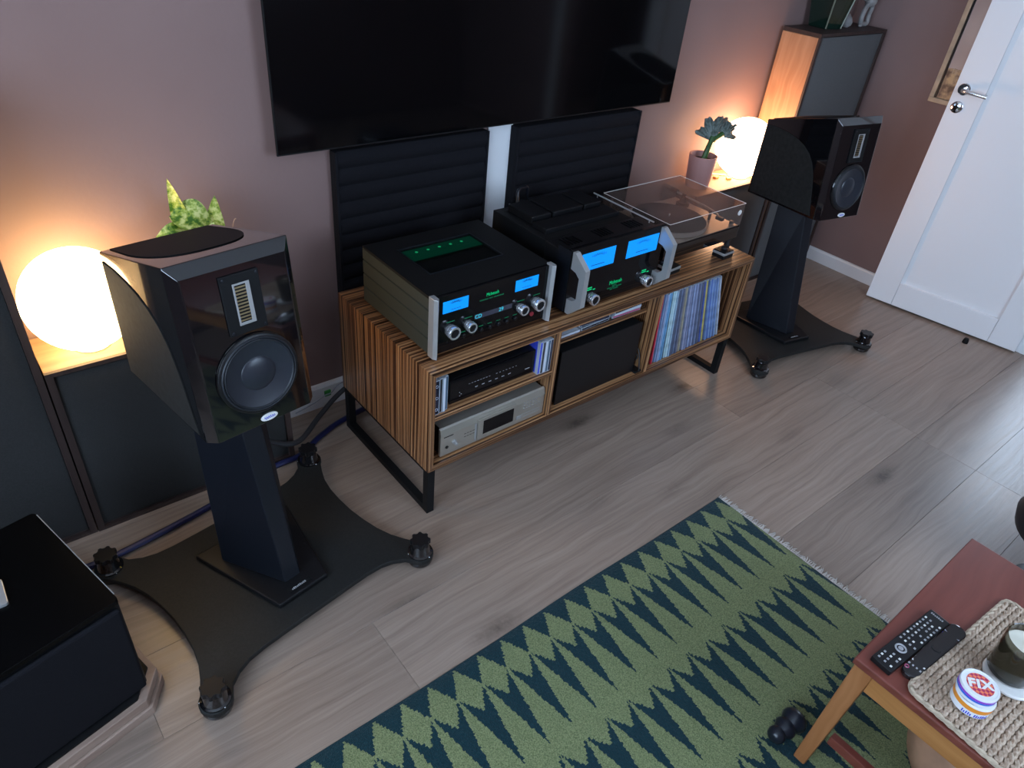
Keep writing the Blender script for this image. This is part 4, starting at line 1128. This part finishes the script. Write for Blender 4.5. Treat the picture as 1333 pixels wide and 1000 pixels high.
pt = thing('potted_cactus', 'crested blue-green cactus in a mauve pink pot beside the right globe lamp', 'plant', (1.880, -.118, .600))
px_, py_ = 1.880, -.118
build(MB().lathe([(.050, 0), (.055, .003), (.065, .144), (.065, .147), (.060, .147), (.057, .120)], 36, (px_, py_, .600), cap=False).lathe([(.050, .0001), (.001, .0001)], 36, (px_, py_, .6), cap=False), 'pot', 'pot_pink', pt)
build(MB().lathe([(.0575, .121), (.03, .125), (0, .126)], 24, (px_, py_, .600)), 'soil', 'soil', pt)
build(MB().tube(spline([(px_+.004, py_, .718), (px_+.018, py_, .765), (px_+.036, py_+.004, .800), (px_+.046, py_+.006, .822)], 5), [.013]*8+[.012]*8, 8), 'stem', 'plant_green_dark', pt)
def crest(c, w, h, a0, a1, name, k0=0):
    """pleated fan: radial ribs folding in and out of the fan plane"""
    m = MB(); U = Vector((.77, -.62, .1)).normalized(); Z = Vector((.15, .1, 1)).normalized(); N = U.cross(Z).normalized(); c = Vector(c)
    def fn(u, v):
        a = a0+(a1-a0)*u; r_ = .018+(v**.8)*(h*(1+.13*math.sin(u*19+k0)+.08*math.sin(u*41+k0)))
        p = c+U*(r_*math.sin(a)*w)+Z*(r_*math.cos(a))
        return p+N*(.008*v*math.sin(u*60+k0)+.022*v*v*math.sin(u*11+k0))
    m.grid(fn, 64, 10); m2 = MB().grid(lambda u, v: fn(u, v)-N*.013, 64, 10, flip=True); m.add(m2.v, m2.f, True)
    return build(m, name, 'crest', pt, rec=False)
crest((px_+.043, py_+.004, .800), .80, .088, -1.25, .62, 'crest')
crest((px_+.092, py_-.006, .818), .85, .056, -.55, 1.75, 'crest', 2.0)
build(MB().tube(spline([(px_+.046, py_+.002, .808), (px_+.075, py_-.002, .822), (px_+.096, py_-.006, .832)], 4), .013, 8), 'branch', 'plant_green_dark', pt)
w1 = MB().prism([(0, -.012), (.026, -.010), (.034, .006), (.012, .012), (-.006, .004)], 0, .010, 'z').xf(Matrix.Translation((2.050, -.090, .6003)))
build(w1, 'wooden_bit', 'orange_wood', bevel=.002, label='small orange wood chip lying nearest the mauve pot', cat='wood chip', group='orange chips beside the lamp')
w2 = MB().prism([(0, -.010), (.030, -.014), (.036, .002), (.016, .012)], 0, .009, 'z').xf(Matrix.Translation((2.092, -.128, .6003)))
build(w2, 'wooden_bit', 'orange_wood', bevel=.002, label='small orange wood chip lying nearest the right globe lamp', cat='wood chip', group='orange chips beside the lamp')

# ------------------------------------------------------------------ things on the tall corner box
zt_ = 1.2532
gv = thing('green_vase', 'dark green square vase on top of the tall corner box', 'vase', (2.615, -.100, zt_), -.15)
def sq_loft(lv):
    m = MB(); V = []; F = []
    for (h_, z_) in lv: V += [(-h_, -h_, z_), (h_, -h_, z_), (h_, h_, z_), (-h_, h_, z_)]
    for k in range(len(lv)-1):
        for i in range(4): F.append((4*k+i, 4*k+(i+1) % 4, 4*k+4+(i+1) % 4, 4*k+4+i))
    F.append((3, 2, 1, 0)); return m.add(V, F)
build(sq_loft([(.052, 0), (.080, .22), (.084, .225), (.084, .235), (.077, .235), (.050, .02)]), 'body', 'green_glass', gv, local=True, bevel=.004)
for sx_, sy in ((-1, -1), (1, -1)):
    build(MB().tube([(sx_*.0535, sy*.0535, .004), (sx_*.081, sy*.081, .218)], .0035, 6), 'pale_edge', 'green_pale', gv, local=True)
build(MB().lathe([(.012, 0), (.024, .010), (.027, .024), (.020, .042), (.008, .056), (.001, .060)], 20, (2.775, -.120, zt_)), 'stone_ornament', 'stone_white', label='small pear-shaped pale stone beside the green vase', cat='ornament')
fg = thing('figurine', 'pale looped figurine at the right end of the tall corner box', 'figurine', (2.925, -.120, zt_))
lp_ = spline([(2.905, -.125, zt_+.012), (2.960, -.125, zt_+.012), (2.975, -.118, zt_+.050), (2.985, -.115, zt_+.085), (2.955, -.118, zt_+.108), (2.915, -.122, zt_+.085), (2.895, -.126, zt_+.045), (2.905, -.125, zt_+.012)], 6)
build(MB().tube(lp_, .0115, 10), 'body_loop', 'stone_white', fg)
build(MB().sphere((2.952, -.118, zt_+.110), .030, 18, 12, (1.1, .9, .9)), 'shoulders', 'stone_white', fg)
build(MB().sphere((2.885, -.122, zt_+.140), .028, 18, 12), 'head', 'stone_white', fg)
build(MB().tube([(2.945, -.118, zt_+.122), (2.900, -.121, zt_+.135)], .012, 8), 'neck', 'stone_white', fg)
build(MB().sphere((2.878, -.140, zt_+.0075), .009, 12, 8, (1.6, 1, .8)), 'pebble', 'stone_white', label='tiny pale pebble at the foot of the looped figurine', cat='pebble')

# ------------------------------------------------------------------ subwoofer at lower left
SBC = Vector((-.886, -.842)); sang = math.radians(13.5)
sw = thing('subwoofer', 'black cube subwoofer on a plywood base in the lower left corner', 'subwoofer', (-.886, -.842, 0), sang)
w_ = .378
build(B(-w_, 0, .004, w_, .062, .362), 'cabinet', 'satin_black', sw, local=True, bevel=.004)
rc = []
def rrect(x0, x1, y0, y1, r, n=6):
    out = []
    for (cx, cy, a0) in ((x1-r, y0+r, -PI/2), (x1-r, y1-r, 0), (x0+r, y1-r, PI/2), (x0+r, y0+r, PI)):
        for i in range(n+1):
            a = a0+PI/2*i/n; out.append((cx+r*math.cos(a), cy+r*math.sin(a)))
    return out
build(MB().prism(rrect(-w_-.001, .001, -.001, w_+.001, .012), .3622, .376, 'z'), 'top_plate', 'sub_black', sw, local=True, bevel=.0015)
build(MB().tube([(.0012, .02, .3765), (.0012, w_-.014, .3765)], .0011, 5), 'edge_highlight_strip', 'silver', sw, local=True)
build(B(-w_+.006, -.006, -.010, .0038, .068, .355), 'grille', 'foam_black', sw, local=True, bevel=.006)
def ply(z0, z1, g):
    c = .06; x0, x1, y0, y1 = -w_-g, g, -g, w_+g
    return MB().prism([(x0+c, y0), (x1-c, y0), (x1, y0+c), (x1, y1-c), (x1-c, y1), (x0+c, y1), (x0, y1-c), (x0, y0+c)], z0, z1, 'z')
build(ply(0, .027, .040), 'base_board', 'plywood', sw, local=True, bevel=.002)
build(ply(.0285, .056, .034), 'base_board', 'plywood', sw, local=True, bevel=.002)
build(ply(.0562, .0618, .020), 'base_mat', 'matte_black', sw, local=True)
build(MB().prism(rrect(-1.22, -1.068, -.732, -.655, .006), .3763, .384, 'z'), 'silver_tablet', 'silver', bevel=.001, label='silver flat device lying on the subwoofer top at the left edge', cat='tablet')

# ------------------------------------------------------------------ cables on the floor and by the wall
build(MB().tube(spline([(-.94, -.350, .013), (-.822, -.350, .013), (-.548, -.305, .013), (-.321, -.245, .013), (-.215, -.236, .013), (-.12, -.185, .013), (-.009, -.143, .013), (.15, -.115, .013), (.30, -.105, .013)], 8), .010, 8), 'speaker_cable', 'blue_cable', label='thick blue speaker cable running along the floor behind the left stand', cat='cable')
build(MB().tube(spline([(-.50, -.380, .63), (-.46, -.32, .42), (-.38, -.27, .22), (-.30, -.250, .12), (-.215, -.242, .082), (-.10, -.16, .085), (.0, -.12, .12), (.12, -.11, .17)], 8), .0095, 8), 'power_cable', 'rubber', label='black cable sagging from the left loudspeaker to behind the console', cat='cable')
build(B(-.010, .016, -.024, -.0165, .048, .072), 'cable_clip', 'green_clip', bevel=.002, label='small green clip on the white baseboard left of the console', cat='clip')
build(MB().tube(spline([(-.13, -.021, .018), (-.06, -.022, .035), (-.012, -.0265, .058), (.016, -.027, .062), (.05, -.022, .085), (.10, -.022, .088)], 6), .0022, 6), 'thin_wire', 'cd_clear', label='thin pale wire held by the green clip along the baseboard', cat='wire')
build(MB().tube(spline([(.50, -.255, .64), (.53, -.19, .665), (.58, -.15, .66), (.64, -.17, .62), (.66, -.215, .60)], 6), .007, 8), 'signal_cable', 'rubber', label='black cable arching behind the gap between the two amplifiers', cat='cable')
build(MB().tube(spline([(.70, -.222, .70), (.70, -.20, .79), (.735, -.19, .80), (.76, -.185, .78), (.76, -.18, .62)], 6), .006, 8), 'signal_cable', 'metal_black', label='dark cable looping up behind the power amplifier', cat='cable')
build(MB().tube(spline([(.20, -.258, .60), (.18, -.20, .66), (.24, -.165, .70), (.32, -.17, .67), (.34, -.255, .62)], 6), .004, 6), 'signal_cable', 'rubber', label='thin black cable looping behind the tube window amplifier', cat='cable')

# ------------------------------------------------------------------ rug
RX0, RX1, RY0, RY1 = -1.55, .890, -2.85, -1.205
rug = thing('rug', 'green and dark teal wool rug with zigzag spear pattern', 'rug', ((RX0+RX1)/2, (RY0+RY1)/2, 0))
def rg(u, v):
    x = RX0+(RX1-RX0)*u; y = RY0+(RY1-RY0)*v
    e = min(u*(RX1-RX0), (1-u)*(RX1-RX0), v*(RY1-RY0), (1-v)*(RY1-RY0))
    return (x+.003*math.sin(y*9)*(u > .99), y+.003*math.sin(x*7)*(v > .99), .0085*min(1, .35+e/.012))
rm = MB().grid(rg, 122, 82)
rm.box(RX0+.002, RX1-.002, RY0+.002, RY1-.002, .0004, .0028)
build(rm, 'pile', 'rug', rug, rec=False)
fm = MB(); random.seed(3)
y = RY0+.003
while y < RY1-.002:
    l_ = random.uniform(.014, .028); dy = random.uniform(-.010, .010)
    fm.tube([(RX1-.003, y, .006), (RX1+l_*.5, y+dy*.4, .0065), (RX1+l_, y+dy, .0022)], [.0019, .0017, .0010], 4)
    y += random.uniform(.0034, .0052)
build(fm, 'fringe', 'cotton', rug, kind='stuff')

# ------------------------------------------------------------------ coffee table
BX0, BX1, BY0, BY1, BZ = .298, .896, -3.05, -1.893, .422
ct = thing('coffee_table', 'low reddish brown wooden coffee table at lower right', 'table', ((BX0+BX1)/2, (BY0+BY1)/2, 0))
build(B(BX0, BX1, BY0, BY1, BZ-.020, BZ), 'tabletop', 'mahogany', ct, bevel=.003)
build(B(BX0+.012, BX0+.032, BY0+.06, BY1-.045, BZ-.082, BZ-.0205), 'apron', 'teak_y', ct, bevel=.002)
build(B(BX1-.032, BX1-.012, BY0+.06, BY1-.045, BZ-.082, BZ-.0205), 'apron', 'teak_y', ct, bevel=.002)
build(B(BX0+.05, BX1-.05, BY1-.035, BY1-.016, BZ-.075, BZ-.0205), 'apron', 'mahogany', ct, bevel=.002)
build(B(BX0+.05, BX1-.05, BY0+.016, BY0+.035, BZ-.075, BZ-.0205), 'apron', 'mahogany', ct, bevel=.002)
for sx_, xc in ((-1, BX0+.028), (1, BX1-.028)):
    for sy, yc in ((1, BY1-.026), (-1, BY0+.026)):
        a = .021; f_ = .015; ox, oy = sx_*.016, sy*.012
        V = [(xc+ox-f_, yc+oy-f_, .0102), (xc+ox+f_, yc+oy-f_, .0102), (xc+ox+f_, yc+oy+f_, .0102), (xc+ox-f_, yc+oy+f_, .0102), (xc-a, yc-a, BZ-.0205), (xc+a, yc-a, BZ-.0205), (xc+a, yc+a, BZ-.0205), (xc-a, yc+a, BZ-.0205)]
        if xc > .6: V = [(q[0], q[1], q[2] if q[2] > .1 else .0092) for q in V]
        build(MB().add(V, [(0, 3, 2, 1), (4, 5, 6, 7), (0, 1, 5, 4), (1, 2, 6, 5), (2, 3, 7, 6), (3, 0, 4, 7)]), 'leg', 'teak_z', ct, bevel=.003)
for xc in (BX0+.022, BX1-.022): build(B(xc-.010, xc+.010, BY0+.05, BY1-.042, .118, .146), 'stretcher', 'mahogany', ct, bevel=.002)

# remotes
def remote(name, label, cx, cy, z, ang, L_, W_, h, style):
    t = thing(name, label, 'remote', (cx, cy, z), ang, group='remote controls on the coffee table')
    if style == 0:
        build(MB().prism(rrect(-L_/2, L_/2, -W_/2, W_/2, .003), 0, h, 'z'), 'body', 'satin_black', t, local=True, bevel=.0015)
        build(B(L_/2-.001, L_/2+.0006, -W_/2+.003, W_/2-.003, .003, h-.001), 'end_strip', 'silver', t, local=True)
        for r_ in (.0105,):
            build(MB().tube([(-.045+r_*1.0*math.cos(a), r_*math.sin(a), h+.0006) for a in [2*PI*i/24 for i in range(24)]], .0022, 6, closed=True), 'dial_ring', 'print_grey', t, local=True)
            build(MB().lathe([(.0055, 0), (.0055, .0015), (0, .0018)], 14, (-.045, 0, h+.0001)), 'dial_button', 'print_grey', t, local=True)
        xs = [-.105, -.094, -.083, -.072, -.018, -.004, .010, .024, .036, .048, .060, .072, .084]
        for i, x_ in enumerate(xs):
            for j in range(4 if x_ > -.02 else 3):
                y_ = (-.0165+j*.011) if x_ > -.02 else (-.014+j*.014)
                if random.random() < .12: continue
                mt = 'print_grey' if (i+j) % 3 else 'white_ceramic'
                build(B(x_-.0024, x_+.0024, y_-.0022, y_+.0022, h+.0001, h+.0012), 'button', mt, t, local=True)
        m = strokes((7,), .0050, .0028, .0014).xf(frame((.108, 0, h+.0002), (0, -1, 0), (1, 0, 0)))
        build(m, 'fine_print', 'print_grey', t, local=True)
    else:
        def fn(u, v):
            return None
        prof = rrect(-L_/2, L_/2, -W_/2, W_/2, .016, 8)
        prof = [(a, b_*(1.0+.10*(a/(L_/2)))) for a, b_ in prof]
        m = MB().prism(prof, 0, h, 'z')
        m.v = [Vector((v.x, v.y, v.z+.004*math.cos(v.x/(L_/2)*PI/2*1.2)*0+(.010*(v.x/L_+.5)**2))) for v in m.v]
        build(m, 'body', 'gloss_black', t, local=True, bevel=.003, seg=3)
        def zt2(x_): return h+.010*(x_/L_+.5)**2
        for x_ in (-.075, -.061, -.047, -.033):
            for y_ in (-.0125, -.004, .0045, .013):
                build(B(x_-.0024, x_+.0024, y_-.0018, y_+.0018, zt2(x_)-.0002, zt2(x_)+.0012), 'button', 'white_ceramic' if (x_*1000) % 3 else 'print_grey', t, local=True)
        build(MB().tube([(-.088+.004*math.cos(a), .011+.004*math.sin(a), zt2(-.088)+.0007) for a in [2*PI*i/16 for i in range(16)]], .001, 5, closed=True), 'power_ring', 'cd_pink', t, local=True)
        build(MB().lathe([(.014, 0), (.014, .0015), (.009, .0022), (.008, .0012), (0, .0012)], 24, (.008, 0, zt2(.008))), 'wheel', 'satin_black', t, local=True)
        for k_, (x_, mt) in enumerate(((.040, 'cd_grey'), (.050, 'cd_grey'), (.060, 'cd_clear'), (.069, 'cd_clear'))):
            for j, y_ in enumerate((-.0135, -.0045, .0045, .0135)):
                mm = mt
                if k_ == 2: mm = ('red_dark', 'green_clip', 'gold', 'cd_blue')[j]
                build(B(x_-.002, x_+.002, y_-.003, y_+.003, zt2(x_)-.0003, zt2(x_)+.0010), 'button', mm, t, local=True)
    return t
remote('remote_control', 'flat rectangular black remote with a round dial nearest the table edge', .4345, -1.948, BZ+.0004, math.radians(-4.9), .236, .046, .014, 0)
remote('remote_control', 'glossy rounded black remote lying beside the flat rectangular one', .446, -1.9915, BZ+.0004, math.radians(-5.0), .212, .036, .013, 1)

# jute mat
def jm():
    t = thing('jute_mat', 'braided beige jute mat on the coffee table', 'mat', (.515, -2.225, BZ), math.radians(-4.6))
    n = 32; p = .0134; W_ = .425
    m = MB()
    for r_ in range(n):
        yc = .205-p*r_
        for s_ in (0, PI):
            ws = W_/2-(.010 if r_ == 0 else 0)
            pts = [(-ws+2*ws*i/70, yc+.0032*math.sin(i*1.05+s_+r_*.7), .0074+.0024*math.cos(i*1.05+s_+r_*.7)) for i in range(71)]
            m.tube(pts, .0046, 5)
    m.box(-W_/2+.002, W_/2-.002, .205-p*n+.006, .206, .0005, .0045)
    build(m, 'braid', 'jute', t, local=True)
    e = []
    rr = rrect(-W_/2-.004, W_/2+.004, .205-p*n+.004, .212, .020, 5)
    big = []
    for (a, b_), (c, d_) in zip(rr, rr[1:]+rr[:1]):
        L_ = math.hypot(c-a, d_-b_); k_ = max(1, int(L_/.008))
        big += [(a+(c-a)*i/k_, b_+(d_-b_)*i/k_) for i in range(k_)]
    for s_ in (0, PI):
        e2 = [(x_, y_, .0072+.0026*math.cos(i*1.2+s_)) for i, (x_, y_) in enumerate(big)]
        mm = MB().tube([(x_+.002*math.sin(i*1.2+s_), y_+.002*math.sin(i*1.2+s_), z_) for i, (x_, y_, z_) in enumerate(e2)], .0042, 6, closed=True)
        build(mm, 'border_cord', 'jute_edge', t, local=True)
jm()
ZM = BZ+.0146
# tins
def tin(label, cx, cy, z, r, h, bands, top, words, rot=0.):
    t = thing('tin', label, 'tin', (cx, cy, z), rot, group='round white tins stacked on the jute mat')
    build(MB().lathe([(r*.94, 0), (r, .002), (r, h-.0015), (r*.97, h), (r*.90, h), (r*.89, h-.0008), (0, h-.0008)], 44), 'body', 'white_paint', t, local=True)
    for z0, z1, mt in bands: build(MB().lathe([(r+.0003, z0), (r+.0004, z1)], 44, cap=False), 'band', mt, t, local=True)
    if top:
        build(MB().lathe([(r*.70, h-.0007), (r*.70, h-.0002), (0, h-.0002)], 40), 'round_print', 'fix', t, local=True)
        m = text('FIX', r*.74, .0003, 1.12, .0011)
        m.v = [v*1.0 for v in m.v]
        for v in m.v: v.x *= 1.15; v.x += .12*v.y; v.y *= 1.0
        Mx = Matrix.Translation((0, 0, h+.0003)) @ Matrix.Rotation(math.radians(-50), 4, 'Z')
        build(m.xf(Mx), 'lettering', 'white_paint', t, local=True, rec=False)
    if words:
        m = strokes(words, .0080, .0022, .0016); V = []
        a0 = math.radians(-145)
        for v in m.v:
            a = a0+v.x/r; rad = r+.0006+v.z; V.append(Vector((rad*math.cos(a), rad*math.sin(a), .0085+v.y)))
        m.v = V; build(m, 'side_print', 'cd_blue', t, local=True)
simple('tin_orange', (.85, .30, .03), .3); simple('tin_purple', (.35, .06, .60), .3); simple('tin_blue', (.03, .16, .70), .3)
tin('white tin with an orange band, lower of the two stacked tins', .386, -2.092, ZM, .0375, .031, [(.0165, .0275, 'tin_orange')], False, (5, 7))
tin('round white tin lettered FIX with purple and blue bands, on top', .388, -2.088, ZM+.0314, .0365, .024, [(.0135, .0185, 'tin_purple'), (.0085, .0134, 'tin_blue')], True, None)
build(MB().lathe([(.048, 0), (.051, .002), (.051, .006), (.049, .008), (0, .008)], 40, (.513, -2.120, ZM)), 'coaster', 'white_ceramic', label='round white coaster under the candle on the jute mat', cat='coaster')
cn = thing('candle', 'white candle in a smoked glass jar on the coffee table', 'candle', (.524, -2.112, ZM+.0084))
c_ = (.524, -2.112, ZM+.0084)
build(MB().lathe([(0, 0), (.040, 0), (.0435, .004), (.046, .100), (.0455, .1015), (.0435, .100), (.041, .008), (0, .007)], 44, c_), 'glass_jar', 'smoked_glass', cn)
build(MB().lathe([(.0400, .0085), (.0428, .082), (.041, .0835), (.012, .0825), (0, .082)], 40, c_), 'wax', 'wax', cn)
build(MB().tube(spline([(c_[0], c_[1], c_[2]+.080), (c_[0]+.001, c_[1], c_[2]+.088), (c_[0]+.005, c_[1]+.002, c_[2]+.093), (c_[0]+.011, c_[1]+.003, c_[2]+.091)], 4), .0016, 6), 'wick', 'wick', cn)

# dog toy, brown pouf, black stool
dt = MB()
ax = Vector((1, -.10, 0)).normalized(); o0 = Vector((.292, -1.838, .0))
prof = [(0, 0), (.010, .001), (.018, .006), (.0225, .016), (.0225, .024), (.0195, .031), (.0215, .036), (.0275, .046), (.0280, .054), (.0240, .062), (.0265, .067), (.0325, .078), (.0330, .087), (.0280, .098), (.016, .104), (.006, .104), (.005, .100), (0, .100)]
dt.lathe(prof, 28)
Md = frame((0, 0, 0), (0, 0, 1), Vector((0, 0, 1)).cross(ax).normalized() * -1)
dt.xf(Matrix.Rotation(math.radians(82), 4, 'Y')); dt.xf(Matrix.Rotation(math.atan2(-.10, 1), 4, 'Z'))
zmin = min(v.z for v in dt.v); dt.xf(Matrix.Translation((.272, -1.838, .0088-zmin)))
build(dt, 'dog_toy', 'rubber_blue_black', label='black snowman-shaped rubber dog toy on the rug', cat='dog toy')
build(MB().lathe([(.10, 0), (.17, .01), (.205, .07), (.21, .13), (.19, .20), (.14, .235), (.06, .25), (0, .252)], 40, (.600, -2.235, .0092)), 'pouf', 'tan', label='smooth tan rounded pouf under the coffee table', cat='pouf')
so = thing('stool', 'black rounded stool cut off by the right edge of the picture', 'stool', (1.52, -2.07, 0))
build(MB().lathe([(0, 0), (.15, .004), (.19, .025), (.20, .06), (.185, .095), (.14, .115), (0, .122)], 40, (1.46, -2.09, .19)), 'seat', 'rubber_blue_black', so)
build(MB().lathe([(.03, .014), (.03, .192)], 16, (1.46, -2.09, 0)), 'column', 'metal_black', so)
build(MB().lathe([(.10, 0), (.11, .004), (.10, .012), (.03, .016), (0, .016)], 32, (1.46, -2.09, 0)), 'base', 'satin_black', so)
